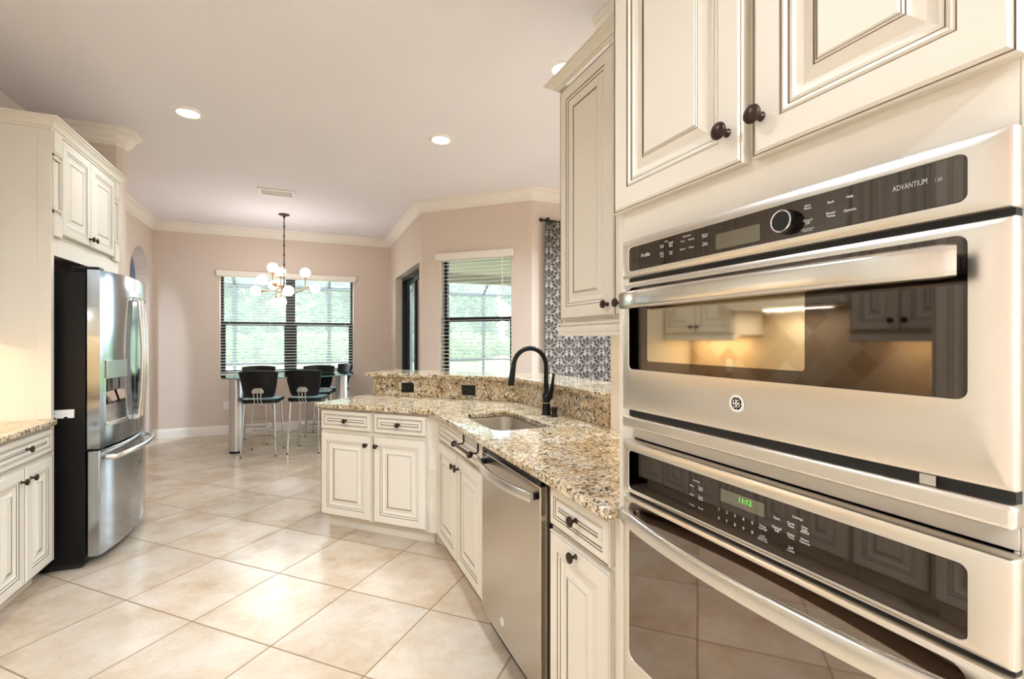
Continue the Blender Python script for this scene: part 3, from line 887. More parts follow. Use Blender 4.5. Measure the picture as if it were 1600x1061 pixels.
def pilaster(x0, x1):
    p = M(); z0, z1 = 1.965, 2.566
    p.box(x0, x1, -0.024, -0.001, z0, z0 + 0.115)                    # plinth block
    p.box(x0, x1, -0.024, -0.001, z1 - 0.115, z1)                    # cap block
    p.box(x0 + 0.004, x1 - 0.004, -0.012, -0.001, z0 + 0.115, z1 - 0.115)
    for zz in (z0 + 0.115, z0 + 0.150, z1 - 0.160, z1 - 0.128):
        p.box(x0 + 0.001, x1 - 0.001, -0.021, -0.001, zz, zz + 0.013)
    p.box(x0 + 0.004, x0 + 0.012, -0.018, -0.0121, z0 + 0.165, z1 - 0.162).box(x1 - 0.012, x1 - 0.004, -0.018, -0.0121, z0 + 0.165, z1 - 0.162)
    p.box(x0 + 0.0125, x0 + 0.0155, -0.0128, -0.01205, z0 + 0.166, z1 - 0.163, 1).box(x1 - 0.0155, x1 - 0.0125, -0.0128, -0.01205, z0 + 0.166, z1 - 0.163, 1)
    for zz in (z0 + 0.1285, z0 + 0.1635, z1 - 0.1615, z1 - 0.1155):
        p.box(x0 + 0.002, x1 - 0.002, -0.0175, -0.001, zz, zz + 0.002, 1)
    return p
obj('pilaster', pilaster(0.004, 0.100), ['cream', 'glaze'], sr, bevel=0.001, seg=1)
obj('pilaster', pilaster(W_ - 0.115, W_ - 0.035), ['cream', 'glaze'], sr, bevel=0.001, seg=1)
mid_ = 0.518
for i, (a, b) in enumerate(((0.108, mid_ - 0.003), (mid_ + 0.003, W_ - 0.122))):
    d = front('door', sr, a, b, 1.984, 2.560)
    knob(d, mid_ - 0.030 if i == 0 else mid_ + 0.030, 2.036)
crown_on(sr, [(0.0, 0.585), (0.0, -0.006), (W_, -0.006)], 2.5685, 'crown_moulding', 0.72)

# ------------------------------------------------------------------ granite worktop, upstand, raised bar, sink
from mathutils.geometry import tessellate_polygon
def rrect(x0, x1, y0, y1, r, n=6):
    pts = []
    for cx, cy, a0 in ((x1 - r, y1 - r, 0), (x0 + r, y1 - r, PI / 2), (x0 + r, y0 + r, PI), (x1 - r, y0 + r, 1.5 * PI)):
        for i in range(n + 1):
            a = a0 + PI / 2 * i / n
            pts.append((cx + r * math.cos(a), cy + r * math.sin(a)))
    return pts
def slab_hole(outer, hole, z0, z1):
    mb = M()
    tri = tessellate_polygon([[Vector((x, y, 0)) for x, y in outer], [Vector((x, y, 0)) for x, y in hole]])
    allp = outer + hole
    for z in (z0, z1):
        o = len(mb.v); mb.v += [(x, y, z) for x, y in allp]
        for t in tri: mb.face([o + i for i in t])
    n = len(allp)
    for base, cnt in ((0, len(outer)), (len(outer), len(hole))):
        for i in range(cnt):
            a, b = base + i, base + (i + 1) % cnt
            mb.face((a, b, n + b, n + a))
    return mb
outer = [(0.735, 1.060), (STUB - 0.0005, 1.060), (STUB - 0.0005, 2.0365), (1.4515, 2.0365), (1.4515, 3.1485), (0.483, 4.117), (0.050, 3.685), (0.735, 3.000)]
SX0, SX1, SY_0, SY_1 = 0.862, 1.188, 2.185, 2.765
ct = obj('countertop', slab_hole(outer, rrect(SX0, SX1, SY_0, SY_1, 0.07), 0.8845, 0.9145), 'granite', bevel=0.005, seg=3, smooth=False)
tag(ct, 'gold granite worktop of the sink run and peninsula with sink cut-out', 'countertop')
bs = obj('granite_backsplash', M().prism([(0.510, 4.060), (1.430, 3.140), (1.430, 2.0375), (1.450, 2.0375), (1.450, 3.148), (0.524, 4.074)], 0.915, 1.0665), 'granite', bevel=0.0015, seg=1, smooth=False)
tag(bs, 'speckled granite upstand between the worktop and the raised bar', 'backsplash')
struct('wall_bar', M().prism([(0.535, 4.070), (1.4535, 3.1515), (1.4535, 2.036), (1.573, 2.036), (1.573, 3.207), (0.622, 4.158)], 0, 1.0665), 'wall')
bt = obj('raised_bar_counter', M().prism([(0.441, 4.069), (1.395, 3.115), (1.395, 2.0365), (1.790, 2.0365), (1.790, 3.330), (0.746, 4.374)], 1.0675, 1.0975), 'granite', bevel=0.005, seg=3, smooth=False)
tag(bt, 'raised granite bar top bending around the sink corner', 'bar counter')

sink = M(); rings = []
for z, ins, r in ((0.8835, -0.018, 0.085), (0.8835, 0.004, 0.07), (0.875, 0.006, 0.068), (0.74, 0.012, 0.065), (0.715, 0.022, 0.06), (0.703, 0.045, 0.05), (0.700, 0.10, 0.03)):
    rings.append([(x, y, z) for x, y in rrect(SX0 + ins, SX1 - ins, SY_0 + ins, SY_1 - ins, r)])
sink.rings(rings, 0, True, False, True)
sk_ = thing('kitchen_sink', 'undermount steel sink set into the granite worktop', 'sink', (0, 0, 0))
obj('bowl', sink, 'steel_sink', sk_)
obj('drain', M().lathe([(0.0005, 0.704), (0.030, 0.704), (0.040, 0.7035), (0.044, 0.7008)], (1.03, 2.48, 0), 'z', 20), 'chrome', sk_)

# faucet: local -x reaches over the sink
fa = thing('kitchen_faucet', 'black gooseneck kitchen faucet standing behind the sink', 'faucet', (1.335, 2.550, 0.9148))
obj('body', M().lathe([(0.0005, 0), (0.030, 0), (0.030, 0.004), (0.026, 0.008), (0.0245, 0.055), (0.0235, 0.075), (0.0235, 0.12), (0.019, 0.135), (0.016, 0.150), (0.0005, 0.150)], (0, 0, 0), 'z', 24), 'black_metal', fa, angle=45)
obj('collar', M().lathe([(0.0240, 0.070), (0.0252, 0.071), (0.0252, 0.074), (0.0240, 0.075)], (0, 0, 0), 'z', 24), 'chrome', fa)
pts = [(0, 0, 0.14), (0, 0, 0.20), (0, 0, 0.295)]
R_ = 0.108
for i in range(1, 15):
    a = PI * i / 14
    pts.append((-R_ + R_ * math.cos(a), 0, 0.295 + R_ * 1.0 * math.sin(a)))
pts += [(-2 * R_ - 0.004, 0, 0.27)]
obj('spout', M().tube(pts, 0.0145, 14), 'black_metal', fa, angle=60)
obj('spray_head', M().tube([(-0.2195, 0, 0.288), (-0.2215, 0, 0.268), (-0.226, 0, 0.24), (-0.232, 0, 0.20), (-0.234, 0, 0.185)], [0.016, 0.0175, 0.0185, 0.0200, 0.0185], 16), 'black_metal', fa, angle=60)
h = M().tube([(0, -0.018, 0.100), (0.003, -0.042, 0.118), (0.006, -0.060, 0.160), (0.006, -0.075, 0.215), (0.006, -0.084, 0.255)], [0.021, 0.019, 0.0125, 0.0085, 0.0075], 14)
obj('handle', h, 'black_metal', fa, angle=60)
tag(obj('soap_dispenser', M().lathe([(0.0005, 0), (0.023, 0), (0.023, 0.006), (0.017, 0.012), (0.015, 0.026), (0.020, 0.042), (0.021, 0.052), (0.017, 0.056), (0.0005, 0.056)], (0, 0, 0), 'z', 22), 'black_metal', loc=(1.345, 2.468, 0.9148), angle=45),
    'short black air-switch button beside the faucet base', 'sink button')

def outlet(label, loc, rz, horiz=True, black=True):
    r = thing('wall_outlet', label, 'outlet', loc, rz)
    a, b = (0.058, 0.038) if horiz else (0.037, 0.058)
    obj('cover_plate', M().box(-a, a, -0.006, 0, -b, b), 'black_plastic' if black else 'plastic_white', r, bevel=0.002)
    for s in (-1, 1):
        c = (s * 0.020, 0) if horiz else (0, s * 0.020)
        mb = M().box(c[0] - 0.014, c[0] + 0.014, -0.0075, -0.0061, c[1] - 0.014, c[1] + 0.014)
        for q in (-0.005, 0.005):
            x, z = (c[0], c[1] + q) if horiz else (c[0] + q, c[1])
            mb.box(x - (0.004 if horiz else 0.001), x + (0.004 if horiz else 0.001), -0.0078, -0.0076, z - (0.001 if horiz else 0.004), z + (0.001 if horiz else 0.004), 1)
        obj('socket', mb, ['black_gloss' if black else 'plastic_white', 'gap_black'], r, smooth=False)
    return r
outlet('black outlet plate on the granite upstand nearest the free end of the peninsula', (0.7495, 3.8195, 0.984), -PI / 4)
outlet('black outlet plate on the granite upstand nearer the sink', (1.1345, 3.4345, 0.984), -PI / 4)
outlet('small white outlet low on the back wall by the table leg', (-1.055, BACK - 0.0005, 0.42), 0, False, False)
outlet('white outlet on the range-side tile seen only mirrored in the oven glass', (LEFT + 0.0105, 1.56, 1.14), PI / 2, False, False)
outlet('white outlet on the tile left of the refrigerator seen only mirrored in the oven glass', (LEFT + 0.0105, 3.05, 1.14), PI / 2, False, False)

# ------------------------------------------------------------------ upper cabinet over the end of the bar
up = thing('wall_cabinet', 'tall cream glazed upper cabinet hanging over the bar end beside the oven tower', 'cabinet', (1.112, 1.958, 1.387), -PI / 2)
UW = 0.897
obj('carcass', M().box(0, UW, 0, 0.316, 0.052, 1.148), 'cream', up, bevel=0.0015, seg=1)
lr = [(0, 0.0), (0.014, 0.0), (0.014, 0.010), (0.009, 0.014), (0.012, 0.022), (0.010, 0.040), (0.003, 0.046), (0.012, 0.050), (0.012, 0.058), (0, 0.058)]
obj('light_rail', sweep([(0.0, 0.316), (0.0, 0.0), (UW - 0.001, 0.0)], [(o + 0.004, q) for o, q in lr]).box(0.012, UW - 0.002, 0.004, 0.03, 0.0, 0.0515), 'cream', up)
for a, b, kx in ((0.012, 0.432, 0.397), (0.440, 0.860, 0.476)):
    d = front('door', up, a, b, 0.075, 1.138)
    knob(d, kx, 0.122)
d = bpy.data.lights.new('under_cabinet_lamp', 'AREA'); d.shape = 'RECTANGLE'; d.size = 0.6; d.size_y = 0.04; d.energy = 1.6; d.color = (1, 0.86, 0.66)
link('under_cabinet_lamp', d, up, (UW / 2, 0.20, 0.046))
crown_on(up, [(0.0, 0.316), (0.0, -0.022), (UW - 0.001, -0.022)], 1.1485, 'crown_moulding', 0.46)

# ------------------------------------------------------------------ oven tower
TX, TY, TW = 0.775, 1.079, 0.803
tw = thing('oven_tower_cabinet', 'tall cream glazed cabinet holding the two built-in ovens', 'cabinet', (TX, TY - 0.022, 0), -PI / 2)
c = M().box(0, 0.02, 0, 0.62, 0, 2.62).box(TW - 0.02, TW, 0, 0.62, 0, 2.62)
c.box(0.02, 0.066, 0, 0.02, 0.36, 1.118).box(0.02, 0.066, 0, 0.02, 1.146, 1.608).box(TW - 0.026, TW - 0.02, 0, 0.02, 0.36, 1.118).box(TW - 0.026, TW - 0.02, 0, 0.02, 1.146, 1.608)
c.box(0.02, TW - 0.02, 0, 0.62, 1.608, 2.62).box(0.02, TW - 0.02, 0, 0.60, 1.118, 1.146).box(0.02, TW - 0.02, 0, 0.62, 0.10, 0.36)
c.box(0.02, TW - 0.02, 0.07, 0.62, 0, 0.10).box(0.02, TW - 0.02, 0.60, 0.62, 0.36, 1.608)
obj('carcass', c, 'cream', tw, bevel=0.0012, seg=1)
for a, b, kx in ((0.003, 0.412, 0.378), (0.431, 0.790, 0.453)):
    d = front('door', tw, a, b, 1.703, 2.600)
    knob(d, kx, 1.772)
front('drawer', tw, 0.005, 0.790, 0.115, 0.355, 0.8)
crown_on(tw, [(0.0, 0.62), (0.0, -0.022), (TW, -0.022), (TW, 0.62)], 2.6205)

def loop(x0, x1, z0, z1, r, y, n=5):
    return [(a, y, b) for a, b in rrect(x0, x1, z0, z1, r, n)]
def plate(x0, x1, z0, z1, hx0, hx1, hz0, hz1, yf, yb, ro=0.004, ri=0.012, eb=0.007):
    """steel front with a rounded opening"""
    rg = [loop(x0, x1, z0, z1, ro, yb), loop(x0, x1, z0, z1, ro, yf + eb), loop(x0 + eb * 0.3, x1 - eb * 0.3, z0 + eb * 0.3, z1 - eb * 0.3, ro, yf + eb * 0.3), loop(x0 + eb, x1 - eb, z0 + eb, z1 - eb, ro, yf),
          loop(hx0 - 0.0008, hx1 + 0.0008, hz0 - 0.0008, hz1 + 0.0008, ri, yf), loop(hx0, hx1, hz0, hz1, ri, yf + 0.0012), loop(hx0, hx1, hz0, hz1, ri, yb)]
    rg.append(rg[0])
    return M().rings(rg, 0, True, False, False)
def lid(x0, x1, z0, z1, r, y0, y1):
    return M().rings([loop(x0, x1, z0, z1, r, y1), loop(x0, x1, z0, z1, r, y0)], 0, True, True, True)
def emblem(parent, x, z, y, r, name='badge'):
    b = M()
    b.lathe([(0.0005, 0.0), (r, 0.0), (r, 0.0022), (r * 0.88, 0.003), (r * 0.72, 0.002)], (x, y, z), '-y', 28, 0)
    b.lathe([(0.0005, 0.0021), (r * 0.72, 0.0021)], (x, y, z), '-y', 24, 1)
    for k in range(4):                                            # curled script strokes around the middle
        a0 = PI / 4 + k * PI / 2
        cx, cz = x + 0.33 * r * math.cos(a0), z + 0.33 * r * math.sin(a0)
        b.tube([(cx + 0.20 * r * math.cos(a0 + t), y - 0.0026, cz + 0.20 * r * math.sin(a0 + t)) for t in [i * 2 * PI / 14 for i in range(13)]], r * 0.055, 6, 0)
        ax, az = x + 0.66 * r * math.cos(k * PI / 2), z + 0.66 * r * math.sin(k * PI / 2)
        b.ball((ax, y - 0.0022, az), r * 0.08, 8, 6, 0)
    return obj(name, b, ['plastic_white', 'black_plastic'], parent)
OX0, OX1, GX0, GX1 = 0.075, 0.811, 0.102, 0.768
YF, YB = -0.030, -0.001

mw = thing('built_in_microwave_oven', 'stainless built-in microwave oven above the wall oven in the tower', 'microwave oven', (TX, TY, 0), -PI / 2)
obj('body', M().box(0.094, 0.794, 0.0, 0.52, 1.160, 1.606), 'black_plastic', mw, smooth=False)
obj('gap_trim', M().box(OX0 + 0.012, OX1 - 0.004, -0.016, -0.0005, 1.176, 1.525), 'gap_black', mw, smooth=False)
cp = obj('control_panel', plate(OX0, OX1, 1.5235, 1.620, GX0, GX1, 1.541, 1.600, YF, YB, 0.003, 0.010, 0.006), 'steel', mw)
obj('control_glass', lid(GX0 + 0.0005, GX1 - 0.0005, 1.5415, 1.5995, 0.0095, -0.0285, -0.004), 'oven_glass', cp)
obj('display', lid(0.378, 0.478, 1.5475, 1.578, 0.003, -0.0292, -0.0286), 'oven_display', cp)
d_ = M().lathe([(0.0005, 0.0), (0.0205, 0.0), (0.0205, 0.011), (0.0190, 0.0165), (0.0175, 0.0180), (0.0162, 0.0168), (0.0005, 0.0166)], (0.530, -0.0290, 1.5685), '-y', 30)
d_.mi = [1 if (k // 30) in (3, 4) else 0 for k in range(len(d_.mi))]
obj('selector_dial', d_, ['black_gloss', 'chrome'], cp, angle=25)
t = M(); Y_ = -0.02935
def T(s, x, z, size, sx=1.0): put_text(t, s, x, Y_, z, size, 0, sx)
T('Profile', 0.166, 1.5725, 0.0125)
obj('series_lettering', t, 'marking', cp, smooth=False)
t = M()
for s, x, z in (('Oven', 0.237, 1.5915), ('Speed\nCook', 0.223, 1.583), ('Convec\nBake\nBroil', 0.252, 1.5825), ('Warm\nProof\nToast', 0.223, 1.564), ('Oven\nLight', 0.252, 1.564),
                ('Microwave', 0.300, 1.5915), ('Timer', 0.288, 1.582), ('Favorite', 0.3135, 1.582), ('Defrost', 0.288, 1.565), ('Reheat', 0.3135, 1.565),
                ('Remote\nEnable', 0.350, 1.582), ('Timer\nOn/Off', 0.350, 1.565)):
    T(s, x, z, 0.0050)
obj('cooking_labels', t, 'marking', cp, smooth=False)
t = M()
for s, x, z, q in (('Start\nPause', 0.566, 1.5850, 0.0052), ('Cancel\nOff', 0.566, 1.5610, 0.0056), ('Lock Controls\nHold 3 sec', 0.566, 1.5480, 0.0037)):
    T(s, x, z, q)
obj('start_labels', t, 'marking', cp, smooth=False)
t = M()
for s, x, z, q in (('Back', 0.603, 1.5830, 0.0055), ('Power\nTemp', 0.603, 1.5640, 0.0055),
                   ('Help', 0.631, 1.5840, 0.0052), ('Options', 0.631, 1.5640, 0.0055)):
    T(s, x, z, q)
obj('power_labels', t, 'marking', cp, smooth=False)
t = M()
put_text(t, 'ADVANTIUM', 0.7075, Y_, 1.5775, 0.0105, 0, 0.66); put_text(t, '120', 0.7390, Y_, 1.5755, 0.0060)
obj('sticker_letters', t, 'sticker', cp, smooth=False)
dr = obj('door', plate(OX0, OX1, 1.1925, 1.5145, GX0, GX1, 1.296, 1.499, YF, YB, 0.003, 0.012, 0.007), 'steel', mw)
obj('door_glass', lid(GX0 + 0.0005, GX1 - 0.0005, 1.2965, 1.4985, 0.0115, -0.0285, -0.004), 'oven_glass', dr)
obj('inner_window', lid(0.172, 0.561, 1.318, 1.452, 0.006, -0.0291, -0.0286), 'oven_window', dr)
hz = 1.4635
hb = M().tube([(0.128, -0.064, hz), (0.137, -0.072, hz), (0.22, -0.080, hz), (0.43, -0.082, hz), (0.66, -0.080, hz), (0.762, -0.076, hz), (0.775, -0.070, hz)], [0.90, 1.0, 1.0, 1.0, 1.0, 1.0, 0.92], 18, 0, None, rrect(-0.011, 0.011, -0.0205, 0.0205, 0.008, 4))
hh = obj('handle', hb, 'steel_handle', dr, angle=60)
for x in (0.150, 0.752):
    obj('handle_mount', M().box(x - 0.010, x + 0.010, -0.072, -0.0287, hz - 0.011, hz + 0.011), 'black_gloss', dr, bevel=0.003)
emblem(dr, 0.430, 1.2495, YF - 0.0002, 0.0165)
obj('lower_trim', M().box(OX0, OX1, YF, YB, 1.148, 1.1775), 'steel', mw, bevel=0.006, seg=3)
obj('latch_notch', M().box(0.716, 0.734, -0.024, -0.0165, 1.1785, 1.192), 'steel_handle', mw, smooth=False)

ov = thing('wall_oven', 'stainless built-in wall oven with curved handle below the microwave', 'oven', (TX, TY, 0), -PI / 2)
obj('body', M().box(0.094, 0.794, 0.0, 0.58, 0.378, 1.114), 'black_plastic', ov, smooth=False)
obj('gap_trim', M().box(OX0 + 0.012, OX1 - 0.004, -0.016, -0.0005, 0.40, 0.99), 'gap_black', ov, smooth=False)
cp = obj('control_panel', plate(OX0, OX1, 0.9845, 1.1155, GX0, GX1, 0.9965, 1.0915, YF, YB, 0.003, 0.010, 0.007), 'steel', ov)
obj('control_glass', lid(GX0 + 0.0005, GX1 - 0.0005, 0.997, 1.091, 0.0095, -0.0285, -0.004), 'oven_glass', cp)
obj('display', lid(0.390, 0.487, 1.0535, 1.0785, 0.003, -0.0292, -0.0286), 'oven_display', cp)
t = M(); put_text(t, '11:12', 0.446, -0.0295, 1.0690, 0.0135)
obj('clock_digits', t, 'clock', cp, smooth=False)
t = M()
for i, s in enumerate('12345'): T(s, 0.386 + i * 0.019, 1.0355, 0.0080)
for i, s in enumerate('67890'): T(s, 0.386 + i * 0.019, 1.0185, 0.0080)
obj('keypad_digits', t, 'marking', cp, smooth=False)
t = M()
for s, x, z, q in (('Cooking', 0.327, 1.0750, 0.0050), ('Bake', 0.315, 1.0620, 0.0055), ('Conv\nBake', 0.339, 1.0625, 0.0055), ('Broil', 0.315, 1.0430, 0.0055), ('Conv\nRoast', 0.339, 1.0430, 0.0055), ('Probe', 0.315, 1.0215, 0.0055), ('Proof', 0.339, 1.0215, 0.0055)):
    T(s, x, z, q)
obj('cooking_labels', t, 'marking', cp, smooth=False)
t = M()
for s, x, z, q in (
                   ('Timer\nOn/Off', 0.4835, 1.0350, 0.0056), ('Lock\nControls\nHold 3 sec', 0.4835, 1.0165, 0.0046), ('Start', 0.5110, 1.0610, 0.0064), ('Cancel\nOff', 0.5110, 1.0420, 0.0064)):
    T(s, x, z, q)
obj('timer_and_start_labels', t, 'marking', cp, smooth=False)
t = M()
for s, x, z, q in (
                   ('Settings', 0.5490, 1.0745, 0.0058), ('Cook\nTime', 0.5370, 1.0590, 0.0056), ('Delay\nTime', 0.5370, 1.0400, 0.0056), ('Oven\nLight\nOn/Off', 0.5610, 1.0590, 0.0050), ('Warm\nOptions', 0.5610, 1.0405, 0.0054), ('Self\nClean', 0.5370, 1.0180, 0.0058)):
    T(s, x, z, q)
obj('settings_labels', t, 'marking', cp, smooth=False)
dr = obj('door', plate(OX0, OX1, 0.385, 0.9765, GX0, GX1, 0.573, 0.9645, YF, YB, 0.003, 0.020, 0.010), 'steel', ov)
obj('door_glass', lid(GX0 + 0.0005, GX1 - 0.0005, 0.5735, 0.964, 0.0195, -0.0285, -0.004), 'lower_glass', dr)
hz = 0.934
hp, hr = [], []
for i in range(25):
    s = i / 24
    hp.append((0.098 + 0.700 * s, -0.045 - 0.042 * (1 - (2 * s - 1) ** 2) ** 0.8, hz)); hr.append(1.0 if 0 < i < 24 else 0.9)
obj('handle', M().tube(hp, hr, 18, 0, None, rrect(-0.010, 0.010, -0.0185, 0.0185, 0.007, 4)), 'steel_handle', dr, angle=60)
for x in (0.116, 0.780):
    obj('handle_mount', M().box(x - 0.010, x + 0.010, -0.046, YF - 0.0003, hz - 0.012, hz + 0.012), 'steel_handle', dr, bevel=0.003)

# ------------------------------------------------------------------ dishwasher
dw = thing('dishwasher', 'stainless dishwasher with bowed bar handle between drawer cabinet and sink cabinet', 'dishwasher', (0.775, 2.093, 0), -PI / 2)
obj('tub', M().box(0.004, 0.620, 0.022, 0.58, 0.03, 0.872), 'gap_black', dw, smooth=False)
obj('toe_panel', M().box(0.006, 0.618, 0.075, 0.09, 0.0, 0.10), 'black_plastic', dw)
dp = obj('door', M().box(0.012, 0.608, -0.022, 0.021, 0.108, 0.851), 'steel_dw', dw, bevel=0.004, seg=3)
obj('control_strip', M().prism_x([(-0.0215, 0.8515), (0.021, 0.8515), (0.021, 0.878), (-0.012, 0.878), (-0.0215, 0.864)], 0.012, 0.608), 'black_gloss', dw, bevel=0.001)
hp = []
for i in range(21):
    s = i / 20
    hp.append((0.030 + 0.560 * s, -0.046 - 0.040 * (1 - (2 * s - 1) ** 2), 0.812))
obj('handle', M().tube(hp, 1.0, 16, 0, None, rrect(-0.007, 0.007, -0.0185, 0.0185, 0.005, 4)), 'steel_handle', dp, angle=60)
for x in (0.046, 0.574):
    obj('handle_mount', M().box(x - 0.012, x + 0.012, -0.047, -0.0223, 0.800, 0.824), 'black_plastic', dp, bevel=0.003)
lb = M()
for i in range(3): lb.box(0.040, 0.064, -0.0226, -0.02225, 0.8425 - i * 0.004, 0.8435 - i * 0.004)
obj('vent_slots', lb, 'gap_black', dp, smooth=False)
emblem(dp, 0.258, 0.188, -0.0222, 0.0165)

# ------------------------------------------------------------------ refrigerator
fr = thing('refrigerator', 'stainless French-door refrigerator with black sides, dispenser and bottom freezer', 'refrigerator', (-1.142, 3.612, 0), PI / 2)
FWD = 0.892
def bow(x): s = x / FWD; return -0.052 * 4 * s * (1 - s)
def door_mb(x0, x1, z0, z1, n=14, yb=0.060):
    xs = [x0 + (x1 - x0) * i / n for i in range(n + 1)]
    return M().prism([(x, bow(x)) for x in xs] + [(x1, yb), (x0, yb)], z0, z1)
obj('case', M().box(0.003, 0.889, 0.068, 0.72, 0.035, 1.775), 'fridge_side', fr, bevel=0.004)
obj('base_grille', M().box(0.02, 0.872, 0.09, 0.70, 0.004, 0.0345), 'gap_black', fr)
DX0, DX1, DZ0, DZ1 = 0.058, 0.285, 0.845, 1.128
ld = M()
for x0, x1, z0, z1 in ((0.002, DX0, 0.712, 1.790), (DX1, 0.443, 0.712, 1.790), (DX0, DX1, 0.712, DZ0), (DX0, DX1, DZ1, 1.790)):
    ld.merge(door_mb(x0, x1, z0, z1, 10))
ldo = obj('door', ld, 'steel_v', fr, angle=40)
dc = obj('dispenser_recess', M().box(DX0, DX1, 0.030, 0.036, DZ0, DZ1), 'steel_sink', ldo, smooth=False)
obj('dispenser_panel', M().rings([[(x, bow(x) - 0.0005, z) for x, z in ring] for ring in [[(DX0 + (DX1 - DX0) * i / 10, 1.130) for i in range(11)] + [(DX1 - (DX1 - DX0) * i / 10, 1.240) for i in range(11)]]] +
    [[(x, bow(x) - 0.009, z) for x, z in ring] for ring in [[(DX0 + (DX1 - DX0) * i / 10, 1.130) for i in range(11)] + [(DX1 - (DX1 - DX0) * i / 10, 1.240) for i in range(11)]]], 0, True, True, True), 'dispenser_silver', ldo, angle=40)
obj('dispenser_nozzle', M().box(DX0 + 0.004, DX1 - 0.004, -0.012, 0.0299, 1.045, 1.127), 'black_gloss', ldo, bevel=0.006)
obj('paddle', M().prism_x([(0.010, 1.044), (0.022, 1.044), (0.012, 0.955), (-0.010, 0.975)], DX0 + 0.055, DX1 - 0.02), 'brown_mirror', ldo)
tr = M().prism([(DX0 + (DX1 - DX0) * i / 8, bow(DX0 + (DX1 - DX0) * i / 8) - 0.010) for i in range(9)] + [(DX1, 0.029), (DX0, 0.029)], 0.835, 0.860)
obj('drip_tray', tr, 'steel_handle', ldo, bevel=0.003)
rdo = obj('door', door_mb(0.449, 0.890, 0.712, 1.790), 'steel_v', fr, bevel=0.005, angle=40)
fz = obj('freezer_drawer', door_mb(0.002, 0.890, 0.064, 0.698, 22), 'steel_v', fr, bevel=0.005, angle=40)
for x, p in ((0.416, ldo), (0.474, rdo)):
    y = bow(x)
    pts = [(x, y - 0.012, 0.835), (x, y - 0.032, 0.845)] + [(x, y - 0.032 - 0.022 * math.sin(PI * i / 12), 0.845 + 0.80 * i / 12) for i in range(1, 12)] + [(x, y - 0.032, 1.645), (x, y - 0.012, 1.655)]
    obj('handle', M().tube(pts, 0.0145, 14, 0, (1.0, 1.0)), 'steel_handle', p, angle=60)
    for z in (0.840, 1.650):
        obj('handle_mount', M().box(x - 0.013, x + 0.013, y - 0.030, y + 0.001, z - 0.016, z + 0.016), 'dispenser_silver', p, bevel=0.004)
pts = [(0.05, bow(0.05) - 0.008, 0.648)] + [(0.05 + 0.79 * i / 16, bow(0.05 + 0.79 * i / 16) - 0.050 - 0.012 * math.sin(PI * i / 16), 0.648) for i in range(17)] + [(0.84, bow(0.84) - 0.008, 0.648)]
obj('handle', M().tube(pts, 0.0165, 14), 'steel_handle', fz, angle=60)
for x in (0.055, 0.835):
    obj('handle_mount', M().box(x - 0.016, x + 0.016, bow(x) - 0.036, bow(x) + 0.002, 0.634, 0.662), 'dispenser_silver', fz, bevel=0.004)
obj('hinge', M().box(0.004, 0.075, 0.000, 0.11, 0.699, 0.711), 'black_metal', fr, bevel=0.002)
obj('hinge_cover', M().box(0.008, 0.085, 0.005, 0.14, 1.7905, 1.808).box(0.008, 0.085, 0.068, 0.14, 1.776, 1.7905), 'black_plastic', fr, bevel=0.004)
obj('hinge_cover', M().box(0.805, 0.884, 0.005, 0.14, 1.7905, 1.808).box(0.805, 0.884, 0.068, 0.14, 1.776, 1.7905), 'black_plastic', fr, bevel=0.004)
obj('badge', M().lathe([(0.0005, 0), (0.011, 0), (0.011, 0.002), (0.0005, 0.003)], (0.80, bow(0.80) + 0.0002, 1.655), '-y', 18), 'black_plastic', rdo)

# van-shaped magnet on the refrigerator side (faces the camera side, -Y)
mg = thing('fridge_magnet', 'small white van-shaped magnet on the black refrigerator side above the worktop', 'magnet', (-1.318, 3.6145, 0.928))
obj('van_body', M().prism_y([(-0.052, -0.022), (0.058, -0.022), (0.058, 0.028), (-0.030, 0.028), (-0.048, 0.010), (-0.052, 0.002)], -0.012, 0.0), 'plastic_white', mg, bevel=0.002)
obj('van_window', M().prism_y([(-0.046, 0.003), (-0.030, 0.003), (-0.030, 0.013), (-0.040, 0.013)], -0.0135, -0.0121), 'black_plastic', mg)
for x in (-0.034, 0.022):
    obj('van_wheel', M().lathe([(0.0005, 0), (0.009, 0), (0.009, 0.003), (0.0005, 0.003)], (x, -0.0121, -0.021), '-y', 14), 'black_plastic', mg)

# ------------------------------------------------------------------ breakfast nook: glass table, five stools, chandelier
TCX, TCY, TZ = -0.18, 6.72, 0.905
tbl = thing('bar_table', 'tall oval glass-topped table on two thick aluminium columns by the window', 'table', (TCX, TCY, 0), math.radians(5))
n = 48
out = []
for i in range(n):
    a = 2 * PI * i / n
    ca, sa = math.cos(a), math.sin(a)
    out.append((0.775 * abs(ca) ** 0.75 * (1 if ca > 0 else -1), 0.46 * abs(sa) ** 0.85 * (1 if sa > 0 else -1)))
obj('glass_top', M().prism(out, TZ, TZ + 0.014), 'table_glass', tbl, bevel=0.003)
edge = M()
edge.rings([[(x * k, y * k, z) for x, y in out] for k, z in ((1.0003, TZ + 0.002), (1.0012, TZ + 0.007), (1.0003, TZ + 0.012))], 0, True, False, False)
obj('glass_edge', edge, 'glass_edge', tbl)
for x, y in ((-0.605, -0.075), (0.625, 0.02)):
    l = obj('leg', M().lathe([(0.0005, 0.028), (0.076, 0.028), (0.076, TZ - 0.014), (0.0005, TZ - 0.014)], (x, y, 0), 'z', 28), 'satin_chrome', tbl)
    obj('foot_ring', M().lathe([(0.0005, 0.0), (0.070, 0.0), (0.070, 0.0275), (0.0005, 0.0275)], (x, y, 0), 'z', 28), 'black_plastic', l)
    obj('top_flange', M().lathe([(0.0005, TZ - 0.0135), (0.060, TZ - 0.0135), (0.060, TZ - 0.0005), (0.0005, TZ - 0.0005)], (x, y, 0), 'z', 24), 'chrome', l)

